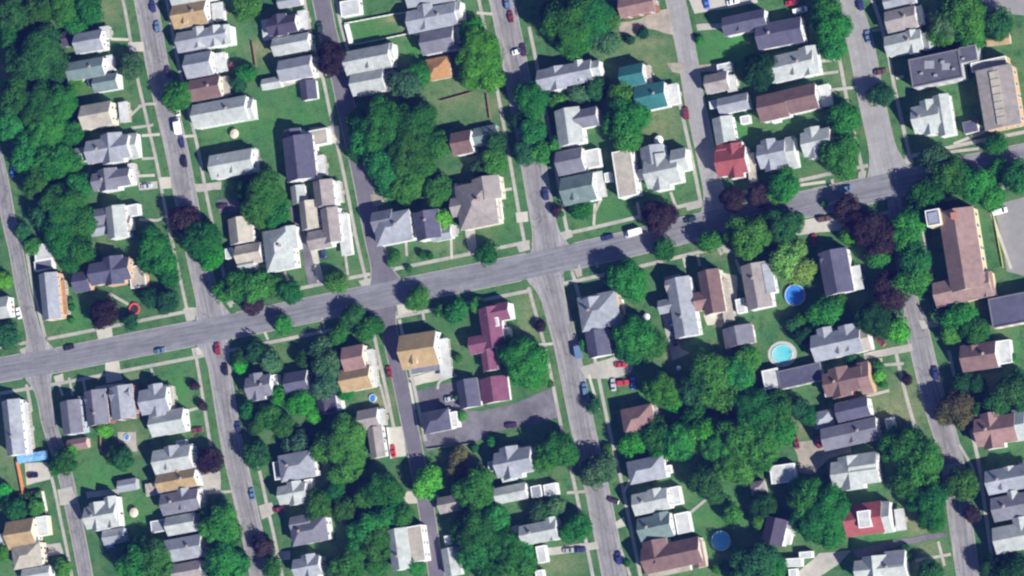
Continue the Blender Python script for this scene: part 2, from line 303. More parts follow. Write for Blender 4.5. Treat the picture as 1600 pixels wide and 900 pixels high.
# ---------------- paved areas, drives ----------------
def area(name, poly, m, z):
    pts = [P(*q) for q in poly]; out = []
    for i, p in enumerate(pts):     # slightly worn, uneven edges
        q = pts[(i+1) % len(pts)]; n_ = max(1, int((q-p).length/3))
        for k in range(n_):
            r = p + (q-p)*k/n_; out.append((r.x + random.uniform(-.18,.18), r.y + random.uniform(-.18,.18), z))
    import mathutils
    t = mathutils.geometry.tessellate_polygon([[Vector(p) for p in out]])
    mb = MB(); mb.add(out, [tuple(x) for x in t]); o = mb.build(name, m)
    for p_ in o.data.polygons: pass
    me = o.data; me.update()
    if me.polygons[0].normal.z < 0: me.flip_normals()
    tag(o, kind='structure'); return o
ASL = mat('lot_asphalt', (.145,.135,.15), .93, .22, .35, (.095,.09,.10))
ASG = mat('lot_asphalt_pale', (.22,.212,.205), .93, .08, .5, (.19,.185,.18))
AREAS = [
 ('parking_lot', [(650,611),(700,598),(722,596),(722,640),(748,642),(800,632),(862,606),(873,652),(830,664),(762,676),(745,690),(690,696),(668,706),(656,680),(668,676),(662,645)], ASL),
 ('parking_lot', [(1552,322),(1600,308),(1720,290),(1760,440),(1600,432),(1574,424),(1566,380)], ASG),
 ('parking_lot', [(1519,-30),(1760,-30),(1740,30),(1600,24),(1545,20)], ASG),
 ('gravel_yard', [(1238,692),(1268,688),(1298,700),(1330,697),(1330,706),(1296,716),(1268,742),(1248,738),(1246,712)], DIRT),
 ('driveway', [(966,36),(1000,30),(1022,18),(1046,14),(1054,56),(1012,44),(990,56),(968,52)], DIRT),
 ('driveway', [(1074,-8),(1180,-14),(1184,4),(1130,14),(1086,22)], CONCL),
 ('driveway', [(1226,350),(1290,336),(1318,346),(1322,358),(1240,368)], CONCL),
 ('driveway', [(452,322),(462,326),(484,386),(496,442),(482,444),(470,384)], ASL),
 ('driveway', [(484,386),(496,388),(506,440),(496,442)], CONCL),
 ('driveway', [(906,574),(960,558),(992,568),(986,582),(960,592),(916,592)], CONC),
 ('driveway', [(1032,482),(1046,478),(1064,545),(1078,552),(1050,564),(1046,545)], CONC),
 ('driveway', [(1350,552),(1424,536),(1426,549),(1352,562)], CONC),
 ('driveway', [(604,668),(628,666),(636,712),(610,716)], CONCL),
 ('driveway', [(1332,860),(1400,843),(1480,831),(1482,838),(1402,853),(1340,872)], ASL),
 ('driveway', [(1280,864),(1330,860),(1312,880),(1276,904),(1236,904)], CONC),
 ('driveway', [(854,856),(934,846),(936,857),(858,868)], CONC),
 ('concrete_pad', [(38,724),(74,722),(80,748),(42,758)], CONCL),
 ('patio', [(638,590),(702,574),(714,588),(650,602)], CONCL),
 ('patio', [(184,675),(212,675),(214,705),(196,706),(186,694)], CONC),
 ('driveway', [(304,288),(346,284),(346,296),(308,300)], CONC),
 ('driveway', [(248,278),(266,277),(268,294),(252,296)], CONCL),
 ('driveway', [(200,66),(224,65),(226,80),(202,80)], CONCL),
 ('driveway', [(164,567),(186,564),(192,594),(166,598)], CONCL),
 ('driveway', [(150,514),(174,510),(176,526),(153,530)], CONCL),
 ('driveway', [(1435,500),(1458,502),(1470,510),(1440,514)], CONC),
 ('driveway', [(806,332),(824,331),(826,346),(808,348)], CONCL),
 ('driveway', [(960,816),(974,808),(978,822),(964,826)], CONCL),
 ('driveway', [(404,790),(424,784),(432,800),(410,812)], CONC),
 ('driveway', [(424,864),(454,860),(454,874),(420,878)], CONCL),
 ('driveway', [(636,768),(650,768),(652,786),(624,788)], CONCL),
 ('driveway', [(676,770),(686,774),(702,800),(690,800)], CONC),
 ('driveway', [(578,303),(590,304),(606,312),(600,320),(584,322)], DIRT),
 ('driveway', [(1088,102),(1128,98),(1128,112),(1094,112)], DIRT),
 ('driveway', [(1042,98),(1068,98),(1070,116),(1050,112)], DIRT),
 ('driveway', [(1030,130),(1062,134),(1066,165),(1040,166)], CONC),
 ('driveway', [(1088,38),(1126,36),(1128,46),(1090,48)], CONC),
 ('driveway', [(484,200),(530,196),(532,224),(500,226)], CONCL),
 ('driveway', [(438,118),(506,106),(514,118),(440,136)], CONC),
 ('driveway', [(1352,170),(1352,170.5),(1352.5,170.5)], CONC),
 ('driveway', [(112,760),(90,765),(94,790),(122,786)], CONC),
 ('driveway', [(134,768),(186,764),(186,772),(136,778)], CONC),
 ('driveway', [(1268,592),(1269,592),(1269,593)], CONC),
 ('driveway', [(726,360),(742,358),(746,392),(732,396)], CONC),
 ('driveway', [(1470,726),(1500,724),(1502,742),(1474,742)], CONC),
 ('driveway', [(1120,498),(1136,500),(1128,512),(1116,512)], DIRT),
 ('driveway', [(62,852),(94,848),(100,866),(66,870)], CONC),
 ('driveway', [(338,312),(374,310),(374,330),(342,334)], ASL),
 ('driveway', [(216,285),(246,283),(247,295),(218,297)], CONC),
 ('corner_paving', [(300,544),(318,541),(322,557),(303,560)], CONCL),
 ('corner_paving', [(286,482),(308,480),(305,500),(291,503)], CONC),
 ('corner_paving', [(620,476),(640,475),(654,489),(622,497)], CONCL),
 ('corner_paving', [(834,428),(848,424),(862,442),(844,444)], CONCL),
 ('corner_paving', [(898,421),(908,416),(910,430),(902,434)], CONC),
 ('corner_paving', [(872,364),(892,358),(896,370),(878,378)], CONC),
 ('corner_paving', [(806,380),(826,376),(828,390),(812,394)], CONC),
 ('corner_paving', [(560,438),(586,434),(584,446),(566,450)], CONC),
 ('corner_paving', [(30,546),(44,541),(46,552),(34,556)], CONC),
 ('corner_paving', [(84,588),(98,584),(100,598),(88,602)], CONCL),
 ('corner_paving', [(1070,318),(1096,312),(1098,324),(1074,330)], CONC),
 ('corner_paving', [(1128,376),(1146,380),(1160,392),(1130,396)], CONC),
 ('corner_paving', [(1342,268),(1354,266),(1352,284),(1340,286)], CONC),
 ('corner_paving', [(1404,250),(1424,248),(1420,262),(1406,264)], CONC),
 ('patio', [(1120,424),(1152,430),(1150,496),(1128,506),(1106,508),(1100,494)], CONCL),
 ('driveway', [(1024,708),(1025,708),(1025,709)], CONC),
 ('driveway', [(302,736),(344,736),(346,770),(312,772)], CONC)]
for i, (nm, poly, m) in enumerate(AREAS):
    if len(poly) > 3: area(nm, poly, m, .02 + .002*(i % 5) if nm != 'driveway' else .12 + .0015*i)
PATHS = [[(174,61),(201,62)],[(205,200),(222,198),(240,195)],[(222,248),(243,247)],[(214,275),(242,274)],[(200,185),(222,163),(245,162)],[(228,164),(216,166)],[(222,212),(250,210)],[(300,193),(360,190),(400,185)],[(218,343),(252,345),(256,338)],
 [(305,212),(280,214)],[(108,590),(114,618)],[(130,592),(134,612)],[(92,600),(98,618)],[(236,575),(240,588)],[(280,646),(314,636)],[(195,600),(150,606)],[(205,478),(170,458)],[(504,497),(507,513)],[(414,519),(419,531)],[(660,485),(664,505)],
 [(634,372),(636,400)],[(705,366),(706,404)],[(782,298),(800,295)],[(996,316),(1001,345)],[(930,318),(928,352)],[(940,310),(928,335)],[(1048,300),(1056,322)],[(1068,402),(1072,418)],[(1090,398),(1094,416)],[(1118,380),(1128,398)],
 [(445,425),(452,440)],[(540,400),(544,430)],[(700,590),(682,596),(684,608)],[(640,598),(648,640)],[(594,600),(606,645)],[(1230,98),(1312,94)],[(1290,142),(1340,136)],[(1250,120),(1310,112)],[(1360,572),(1412,568)],[(1376,560),(1378,572)],
 [(1430,876),(1486,866)],[(1466,846),(1476,884)],[(832,540),(864,537)],[(886,770),(914,768)],[(322,770),(362,768)],[(332,740),(336,770)],[(905,414),(907,432)],[(932,410),(934,418)],[(1400,122),(1412,120)],[(1362,48),(1384,44)],[(1490,225),(1540,205)],
 [(1548,330),(1580,420)],[(1438,342),(1456,425)],[(78,736),(92,735)],[(745,20),(770,22)],[(1498,694),(1520,730),(1530,768)],[(970,858),(985,900)],[(996,730),(974,770)],[(1110,775),(1080,800)],[(1322,628),(1390,610)],[(920,585),(936,640)],[(535,705),(560,712)],
 [(1150,405),(1158,428)],[(1332,350),(1350,345)],[(1292,320),(1318,312)],[(1300,280),(1304,298)],[(1246,290),(1290,284)],[(1480,238),(1530,232)]]
for i, pl in enumerate(PATHS):
    ribbon('footpath', smooth(resample([P(*q) for q in pl], 1.5), 2), .55, -.55, .14 + .001*i, CONC if i % 3 else CONCL)
ground()
# ---------------- houses ----------------
def window_mesh(w_, h, deep=.12):
    mb = MB(); f = .12
    mb.box(-w_/2-f, w_/2+f, -.07, .02, h, h+f, 0); mb.box(-w_/2-f, w_/2+f, -.10, .02, -f, 0, 0)
    mb.box(-w_/2-f, -w_/2, -.07, .02, 0, h, 0); mb.box(w_/2, w_/2+f, -.07, .02, 0, h, 0)
    mb.box(-w_/2, w_/2, -.05, .02, h/2-.035, h/2+.035, 0)
    mb.box(-w_/2, w_/2, -.02, .02, 0, h/2-.035, 1); mb.box(-w_/2, w_/2, -.02, .02, h/2+.035, h, 1)
    return mb.mesh('window', [TRIM, GLASS])
WIN = window_mesh(.95, 1.5); WINS = window_mesh(.8, .9); WINB = window_mesh(1.8, 1.4); WINC = window_mesh(1.3, 3.2)
def door_mesh(c):
    mb = MB(); mb.box(-.62, .62, -.06, .02, 0, 2.25, 0); mb.box(-.46, .46, -.09, -.06, .05, 2.1, 1)
    return mb.mesh('door', [TRIM, c])
DOORM = [door_mesh(mat('door_' + k, c, .5, .05)) for k, c in (('red', (.3,.05,.05)), ('green', (.05,.14,.09)), ('brown', (.16,.09,.05)), ('white', (.65,.65,.63)))]
KNOB = None
def gar_door():
    mb = MB(); mb.box(-1.3, 1.3, -.05, .02, 0, 2.2, 0)
    for k in range(4): mb.box(-1.25, 1.25, -.08, -.05, .08+.53*k, .53*k+.55, 0)
    return mb.mesh('garage_door', [TRIM])
GDOOR = gar_door()

class Box:
    """one wing: map position of its eaves -> a rectangle in the world with its own axes"""
    def __init__(s, x, y, w_, h, ang, H):
        a = math.radians(ang); ux = Vector((math.cos(a), -math.sin(a))); vy = Vector((math.sin(a), math.cos(a)))  # map px axes (y down)
        s.c = P(x, y, H); e = P(x + ux.x*w_/2, y + ux.y*w_/2, H) - s.c
        s.a = e.length; s.ang = math.atan2(e.y, e.x); f = P(x - vy.x*h/2, y - vy.y*h/2, H) - s.c
        s.b = abs(-math.sin(s.ang)*f.x + math.cos(s.ang)*f.y); s.H = H
    def T(s, root):
        ca, sa = math.cos(s.ang), math.sin(s.ang); ox, oy = s.c.x - root.x, s.c.y - root.y
        return lambda x, y, z: (ox + x*ca - y*sa, oy + x*sa + y*ca, z)
def prism(mb, prof, x0, x1, T, axis, m_top, m_side, top_n):
    """extrude a closed profile [(t, z)...] along x (axis 'e') or y (axis 'n')"""
    n = len(prof); f = (lambda l, t, z: T(l, t, z)) if axis == 'e' else (lambda l, t, z: T(-t, l, z))
    vs = [f(x0, t, z) for t, z in prof] + [f(x1, t, z) for t, z in prof]
    fs = [tuple(range(n))[::-1], tuple(range(n, 2*n))]; ms = [m_side, m_side]
    for i in range(n):
        j = (i+1) % n; fs.append((i, j, n+j, n+i)); ms.append(m_top if i < top_n else m_side)
    mb.add(vs, [tuple(reversed(q)) for q in fs], ms)
def gable(bx, root_o, T, axis, rk, wk, pitch, o=.45, H=None, wall=True, mats=None):
    H = bx.H if H is None else H
    a, b = (bx.a, bx.b) if axis == 'e' else (bx.b, bx.a)
    zr = H + b*pitch
    if wall:
        mb = MB(); prism(mb, [(-b,0),(b,0),(b,H),(0,zr),(-b,H)], -a, a, T, axis, 0, 0, 0); mb.build('wall', wallmat(wk), root_o)
    mb = MB(); B = b + o; ze = H - o*pitch; th = .2; lift = .16
    prism(mb, [(-B, ze+lift), (0, zr+lift), (B, ze+lift), (B, ze+lift-th), (0, zr+lift-th), (-B, ze+lift-th)], -a-o*.7, a+o*.7, T, axis, 0, 1, 2)
    f = (lambda l, t, z: T(l, t, z)) if axis == 'e' else (lambda l, t, z: T(-t, l, z))
    r = mb.build('roof', [mats or roofmat(rk), TRIM], root_o); return r, zr
def hip(bx, root_o, T, rk, wk, pitch, o=.5):
    a, b, H = bx.a, bx.b, bx.H
    mb = MB(); mb.box(-a, a, -b, b, 0, H, 0, T); mb.build('wall', wallmat(wk), root_o)
    A, B = a+o, b+o; m = min(A, B); zr = H + m*pitch; ra, rb = max(A-m, .02), max(B-m, .02)
    z0, z1 = H-.02, H+.16
    vs = [(-A,-B,z0),(A,-B,z0),(A,B,z0),(-A,B,z0),(-A,-B,z1),(A,-B,z1),(A,B,z1),(-A,B,z1)]
    if A >= B: vs += [(-ra,0,zr+.16),(ra,0,zr+.16)]; top = [(4,5,9,8),(5,6,9),(6,7,8,9),(7,4,8)]
    else: vs += [(0,-rb,zr+.16),(0,rb,zr+.16)]; top = [(4,5,8),(5,6,9,8),(6,7,9),(7,4,8,9)]
    mb = MB(); mb.add([T(*p) for p in vs], top + [(0,3,2,1),(0,1,5,4),(1,2,6,5),(2,3,7,6),(3,0,4,7)], [0]*4+[1]*5)
    return mb.build('roof', [roofmat(rk), TRIM], root_o), zr
def flat(bx, root_o, T, rk, wk, par=.5):
    a, b, H = bx.a, bx.b, bx.H
    mb = MB(); mb.box(-a, a, -b, b, 0, H-.01, 0, T); mb.build('wall', wallmat(wk), root_o)
    mb = MB(); mb.box(-a, a, -b, b, H, H+.12, 0, T)
    if par:
        t = .3
        for q in ((-a-.04,a+.04,-b-.04,-b+t),(-a-.04,a+.04,b-t,b+.04),(-a-.04,-a+t,-b+t,b-t),(a-t,a+.04,-b+t,b-t)): mb.box(q[0],q[1],q[2],q[3],H-.2,H+par,1,T)
    return mb.build('roof', [roofmat(rk), TRIM if par < .4 and rk not in 'DF' else mat('parapet_grey', (.13,.13,.145))], root_o), H
def shed(bx, root_o, T, rk, wk, side=1, open_=False):
    """low lean-to / porch roof falling gently along +x"""
    a, b, H = bx.a, bx.b, bx.H
    if not open_:
        mb = MB(); mb.box(-a, a, -b, b, 0, H-.35, 0, T); mb.build('wall', wallmat(wk), root_o)
    mb = MB(); A, B = a+.25, b+.25; vs = []
    for z in (0, .16): vs += [(-A,-B,H-.3*(-side)*.5+z-.15),(A,-B,H-.3*side*.5+z-.15),(A,B,H-.3*side*.5+z-.15),(-A,B,H-.3*(-side)*.5+z-.15)]
    mb.add([T(*p) for p in vs], [(4,5,6,7),(0,3,2,1),(0,1,5,4),(1,2,6,5),(2,3,7,6),(3,0,4,7)], [0]+[1]*5)
    return mb.build('porch_roof' if open_ else 'lean_to_roof', [roofmat(rk), TRIM], root_o), H
POSTM = None
def windows(bx, root_o, rootp, H, dense=1, sides='esnw', big=False):
    n = 0
    for sd in sides:
        if sd == 'e': L, D, rz = bx.b, bx.a, math.pi/2
        elif sd == 'w': L, D, rz = bx.b, bx.a, -math.pi/2
        elif sd == 's': L, D, rz = bx.a, bx.b, 0
        else: L, D, rz = bx.a, bx.b, math.pi
        k = max(1, int(2*L / 3.4)) if not big else max(1, int(2*L/4))
        if sd in 'nw': k = max(1, k // 2)
        for fl in ((.95, 3.75) if H > 5 and not big else ((1.2,) if not big else (2.0,))):
            for i in range(k):
                t = -L + 2*L*(i+.5)/k
                lx, ly = {'e': (D, t), 'w': (-D, -t), 's': (t, -D), 'n': (-t, D)}[sd]
                ca, sa = math.cos(bx.ang), math.sin(bx.ang)
                me = WINC if big else (WIN if H > 3.2 else WINS)
                inst('window', me, root_o, (bx.c.x-rootp.x + lx*ca - ly*sa, bx.c.y-rootp.y + lx*sa + ly*ca, fl), bx.ang + rz); n += 1
HN = [0]; THINGS = []   # (label, map x, map y) used for describing neighbours
def hash01(i, k): return (math.sin(i*12.9898 + k*78.233)*43758.5453) % 1
def house(label, boxes, wk='w', name='house', cat='house', ang=None, extra=''):
    """boxes: 'x,y,w,h,type,roof[,height]' separated by |  (map px of the eaves; w runs along the street grid, h across it)
    types: e/n gable with its ridge along w/h, x both, h hip, f flat, s lean-to, p open porch on posts, t chimney"""
    HN[0] += 1; hn = HN[0]; B = []
    for q in boxes.split('|'):
        t = q.split(','); x, y, w_, h = map(float, t[:4]); ty, rk = t[4], t[5]
        if rk == 'W' and ty in 'pfs' and w_*h < 1200: rk = 'A'
        H = float(t[6]) if len(t) > 6 else {'p': 3.0, 's': 3.2}.get(ty, 6.0 if w_*h > 950 else (4.6 if w_*h > 620 else 2.9))
        a = float(t[7]) if len(t) > 7 else (ang if ang is not None else (10 + 3*min(1, max(0, x-100)/1300)))
        pv = float(t[8]) if len(t) > 8 else None
        B.append((Box(x, y, w_, h, a, H), ty, rk, w_, h, x, y)); B[-1][0].pv = pv
    b0 = B[0][0]; rp = Vector((b0.c.x, b0.c.y, 0)); root = empty(name, rp)
    tag(root, label, cat); THINGS.append((label, B[0][5], B[0][6], math.hypot(B[0][3], B[0][4])/2))
    done_door = False
    for i, (bx, ty, rk, w_, h, x, y) in enumerate(B):
        T = bx.T(rp); pitch = bx.pv or (.52 + .2*hash01(hn, i)); roof = None; zr = bx.H
        bx.H += -.02*i
        if ty in 'en': roof, zr = gable(bx, root, T, ty, rk, wk, pitch)
        elif ty == 'x':
            r1 = bx.b; full = bx.b; ax = bx.a
            bx.b = full*.74; roof, zr = gable(bx, root, T, 'e', rk, wk, pitch)
            off = ax*(.18 if hash01(hn, 9) < .5 else -.2); bx.b = full; bx.a = ax*.46
            T2 = lambda X, Y, Z: T(X+off, Y, Z)
            bx.H -= .03; gable(bx, root, T2, 'n', rk, wk, pitch*1.08); bx.H += .03
            bx.a = ax; bx.b = full*.74
        elif ty == 'h': roof, zr = hip(bx, root, T, rk, wk, pitch)
        elif ty == 'f': roof, zr = flat(bx, root, T, rk, wk, .25 if w_*h < 2500 else .6)
        elif ty == 's': roof, zr = shed(bx, root, T, rk, wk, 1 if x > B[0][5] else -1)
        elif ty == 'p':
            shed(bx, root, T, rk, wk, 1 if x > B[0][5] else -1, True)
            mb = MB(); mb.box(-bx.a, bx.a, -bx.b, bx.b, 0, .5, 0, T); mb.build('porch_deck', CONC if hn % 2 else TRIM, root)
            sg = 1 if x > B[0][5] else -1
            k = max(2, int(bx.b*2/3)+1)
            for j in range(k):
                yy = -bx.b+.15 + (2*bx.b-.3)*j/(k-1); q = MB(); q.box(sg*bx.a-.1-sg*.15, sg*bx.a+.1-sg*.15, yy-.1, yy+.1, .5, bx.H-.36, 0, T); q.build('porch_post', TRIM, root)
            q = MB()
            for st in range(2): q.box(sg*(bx.a+.3*st), sg*(bx.a+.3*(st+1)), -.9, .9, 0, .34-.17*st, 0, T) if sg > 0 else q.box(-bx.a-.3*(st+1), -bx.a-.3*st, -.9, .9, 0, .34-.17*st, 0, T)
            q.build('step', CONC, root)
        # chimney on the main roof
        if i == 0 and ty in 'enxh' and w_*h > 1300 and roof and hash01(hn, 5) < .5:
            cx = bx.a*(.35 if hash01(hn, 3) < .5 else -.4)*(1 if ty != 'n' else .15); cy = bx.b*.12 if ty != 'n' else bx.b*.35*(1 if hash01(hn,4) < .5 else -1)
            q = MB(); q.box(cx-.38, cx+.38, cy-.38, cy+.38, zr-1.2, zr+.5, 0, T); q.box(cx-.46, cx+.46, cy-.46, cy+.46, zr+.5, zr+.62, 1, T); q.box(cx-.16, cx+.16, cy-.16, cy+.16, zr+.62, zr+.85, 2, T)
            q.build('chimney', [BRICK, CONC, mat('flue_clay', (.25,.11,.07))], roof)
            if ty in 'eh':    # vent pipe
                q = MB(); q.tube([T(-cx*.7, -bx.b*.4, zr-2.0), T(-cx*.7, -bx.b*.4, zr-.3)], .07, 6); q.build('vent_pipe', mat('vent_grey', (.2,.2,.2)), roof)
        if i == 0 and w_*h > 1700 and ty in 'e' and hash01(hn, 6) < .55:   # small dormer on the southern slope
            dx = bx.a*(.1 if hash01(hn,7) < .5 else -.25); d = MB(); zb = bx.H + .2; y0, y1 = -bx.b*.82, -bx.b*.2; zt = bx.H + bx.b*pitch*.82; hwid = 1.1
            prism(d, [(-hwid, zb),(hwid, zb),(hwid, zt-.6),(0, zt),(-hwid, zt-.6)], y0, y1, lambda X, Y, Z: T(X+dx, Y, Z), 'n', 1, 0, 0)
            dm = d.build('dormer', [wallmat(wk)], roof)
            d = MB(); prism(d, [(-hwid-.25, zt-.66),(0, zt+.1),(hwid+.25, zt-.66),(hwid+.25, zt-.78),(0, zt-.03),(-hwid-.25, zt-.78)], y0-.25, y1+.1, lambda X, Y, Z: T(X+dx, Y, Z), 'n', 0, 1, 2)
            d.build('dormer_roof', [roofmat(rk), TRIM], roof)
        if ty in 'enxhf' and w_ > 18 and h > 17 and -40 < x < 1640 and -30 < y < 930:
            if name == 'garage' or name == 'shed':
                inst('garage_door' if w_*h > 450 else 'door', GDOOR if w_*h > 450 else DOORM[3], root, T(bx.a, 0, .02), bx.ang + math.pi/2)
                windows(bx, root, rp, 2.5, sides='s')
            elif i == 0 or w_*h > 900:
                windows(bx, root, rp, bx.H, sides='esnw' if i == 0 else 'es', big=(name == 'church'))
                if not done_door:
                    done_door = True; inst('door', DOORM[hn % 4], root, T(bx.a + .0, bx.b*.0 + (0 if int(2*bx.b/3.4) % 2 == 0 else .9+.3), .5), bx.ang + math.pi/2)
    return root, rp, B
H = house
# --- north-west ---
H('light-grey house at the edge of the northwest woods', '139,65,42,28,e,L|163,51,13,18,p,W|108,60,20,20,e,K,2.9')
H('slate-green house south of the light-grey house by the woods', '134,108,56,26,e,S|165,129,36,22,e,S,5|150,124,22,16,e,D,3.4|171,98,8,22,p,W')
H('cream house with a tan roof and detached white porch', '151,180,46,34,e,C|171,180,9,30,e,W,3.4|193,175,12,30,p,W', 'c')
H('wide pale-grey house with a white street end', '169,233,66,44,x,L|207,228,16,36,e,W,3.4|127,242,20,20,e,W,2.9')
H('grey gabled house directly below the wide pale-grey house', '174,280,58,32,x,G|206,270,9,28,p,W')
H('white L-shaped house with a mauve rear wing', '182,347,28,48,n,W|160,338,22,22,e,G,4|155,357,24,18,e,L,3|206,329,20,18,f,W,3.2|198,350,12,18,e,C,4')
H('white gabled house below the big lawn', '362,256,66,34,e,W|344,262,24,26,n,W,5|395,250,12,34,p,W')
H('dark slate house with orange brick gables', '172,424,62,42,x,D|128,440,24,28,e,D,4|215,432,24,34,f,C,3.2', 'o')
H('small white flat garage on the northwest edge street', '70,393,32,24,f,W,3', name='garage', cat='garage')
H('grey lean-to garage under the small white flat garage', '68,414,28,15,f,G,2.8', name='garage', cat='garage')
H('long pale house with orange porches beside the edge street', '78,463,26,70,n,L|97,465,11,52,p,O', 'o')
H('white house cut by the west picture edge', '2,481,24,30,e,W')
H('white roofed house at the top edge above the tan house', '300,-9,64,24,e,W', ang=9)
H('tan house with a brown north slope near the top', '297,22,52,34,e,T|340,18,16,26,p,W', 'w')
H('long pale-grey house with three white cross gables', '316,60,78,28,e,L|310,58,14,30,n,W,6.6|336,56,14,30,n,W,6.6|352,54,12,28,n,W,6.4')
H('blue-grey hip house with a white porch', '311,101,40,34,e,L|345,97,14,28,p,W')
H('mauve-brown house beside the street tree', '321,138,46,30,e,B|352,134,10,28,p,C', 'c')
H('long white roofed house above the big lawn', '344,175,84,34,e,W|389,171,14,30,e,W,3.4')
H('near-black house with white porches at both ends', '441,39,44,32,x,K|417,46,14,30,p,W|473,31,12,28,p,W')
H('white gabled house touching the near-black house', '455,69,56,24,e,W')
H('grey house cut by the top edge beside the central street', '452,1,34,16,e,L')
H('pale house just north of the small white garage', '462,107,50,30,e,L')
H('small white garage at the lawn corner', '424,130,28,14,e,W,2.8', name='garage', cat='garage')
H('dark-roofed shed standing on the big lawn', '482,141,22,28,n,D,2.9', name='shed', cat='shed')
H('big slate-grey house with a cream flat extension', '468,247,44,66,n,D|494,215,36,24,f,C,3.4|502,258,9,30,p,W|458,225,24,44,n,D,5.2')
H('cream cottage cut by the top edge right of the street', '547,12,30,24,f,W,3.2')
H('long pale house with double gables and white street end', '675,28,76,32,e,L|665,26,20,36,n,L,6.4|712,18,16,28,e,W,5')
H('light house above the double-gabled house at the top', '672,-6,72,22,e,L', ang=9)
H('mauve-grey house with a pale south slope', '684,64,50,32,e,G|712,55,10,24,p,W')
H('big white roofed house across from the purple tree', '575,93,70,34,e,W|607,80,14,22,e,W,5')
H('white house with a blue-grey north slope', '575,128,50,32,e,W|606,122,16,24,e,L,3.4')
H('small orange-tan hip cottage beside the bright trees', '685,107,34,30,h,O,3.6', 't')
H('maroon-brown roofed house in the central grove', '722,223,30,32,e,B')
H('small grey-green roofed garage in the central grove', '759,212,34,26,e,S,3', 'g', name='garage', cat='garage')
H('narrow white cottage behind the slate-grey house', '466,304,19,26,n,W,3.4')
H('narrow cream house between two drives', '482,336,23,42,n,C,5')
H('pale house with a white east front below the slate-grey house', '506,302,28,38,n,E|527,300,10,32,p,W')
H('grey corner house with a long white side porch', '517,352,24,52,n,E|500,374,34,26,e,E,5|538,366,14,64,p,W|519,330,10,12,e,W,3')
H('big white hip house near the avenue drive', '436,390,42,60,h,W|451,372,22,34,n,W,5.6')
H('cream gabled cottage with a small white tank house', '376,360,34,38,n,C,4.4|358,396,12,16,f,W,2.6')
H('cream house beside the big white hip house', '389,397,38,28,e,C,4.4|386,414,24,18,e,W,4')
H('grey hip house at the central corner of the avenue', '614,356,54,44,h,L|598,345,30,28,e,G,6|645,352,10,36,p,W')
H('dark house next to the bright yellow-green tree', '668,352,36,42,n,D|690,366,28,16,e,L,4|703,361,15,17,p,W')
H('big beige-grey house with many gables above the avenue', '745,320,58,66,h,E|720,322,28,26,e,E,5.6|760,295,40,34,n,E,5.8|774,320,12,46,p,C|715,302,14,26,n,E,4.2', 'c')
# --- north ---
H('long white and grey house south of the huge tree', '883,118,84,30,e,L|905,110,10,30,n,W,6.4|931,107,12,22,e,W,5|870,122,20,34,n,L,6.2')
H('white cross-gabled house with a grey wing', '889,198,36,54,n,W|916,184,34,26,e,G,5.6|898,185,38,16,e,W,5.8')
H('small teal gabled house', '988,118,36,30,e,Q|1011,117,10,28,p,C')
H('larger teal house with a white street front', '1017,151,46,36,e,Q|1052,147,14,30,p,W')
H('red-brown brick house at the top edge', '995,8,54,26,e,N|992,19,18,8,p,W,2.8', 'b')
H('dark slate house running off toward the twin dark house', '1163,35,66,26,e,D')
H('dark slate twin house with flat white entry', '1218,52,70,36,e,D|1209,70,12,10,f,W,3', ang=11)
H('house with a black north slope and beige south slope', '1120,129,34,26,e,E|1143,130,13,24,p,W')
H('pale low house below the black and beige house', '1146,162,46,22,e,L,4.6|1116,163,14,12,f,W,2.8')
H('pale green-white house above the red house', '1131,203,28,38,n,W,5|1164,187,14,12,f,W,2.8')
H('white shed behind the black and beige house', '1132,106,22,14,f,W,2.8', name='shed', cat='shed')
H('bright white house with a grey north slope', '1238,102,68,38,e,W|1264,95,24,42,n,W,5.8', ang=13)
H('western half of the brown double house', '1208,166,44,38,e,B|1212,186,12,10,f,W,2.8', ang=13)
H('eastern half of the brown double house', '1254,154,44,36,e,B|1289,149,16,32,p,W', ang=13)
H('house cut by the top edge east of the last street', '1405,-1,48,18,e,L')
H('beige-grey house north of the white long house', '1408,30,46,30,e,E|1436,24,10,28,p,W')
H('white long house above the flat-roofed apartments', '1412,67,56,28,e,W|1452,64,22,24,n,W,4|1425,65,12,34,n,W,6.3')
H('white cross-gabled house west of the long church', '1448,184,42,52,x,W|1474,180,22,62,n,W,6', ang=12)
H('dark shed beside the long church', '1516,198,22,18,f,D,3', name='shed', cat='shed')
H('tan garage at the top right lot', '1560,62,34,13,e,T,3', 't', name='garage', cat='garage', ang=8)
H('blue-white cluttered house on the northeast corner', '1276,222,44,46,x,W')
H('pale grey house with a white east side', '1207,241,42,46,x,L|1237,238,12,46,e,W,4', ang=12)
H('bright red roofed house on the avenue', '1143,252,46,52,x,R|1140,232,38,16,e,R,5|1174,262,10,44,p,C', ang=10)
H('large white house with a tangle of gables', '1035,268,52,54,x,W|1020,243,34,28,n,L,5|1003,272,16,15,f,W,3|1062,250,22,32,e,W,5.6')
H('narrow flat beige house beside the large white house', '976,271,30,72,f,C,6')
H('mauve-grey house with a white horseshoe porch', '891,252,40,34,e,G|924,248,26,28,f,W,3.2')
H('grey-green house on the avenue corner', '904,295,50,40,e,S|936,288,13,38,p,W|950,277,10,14,f,W,2.8')
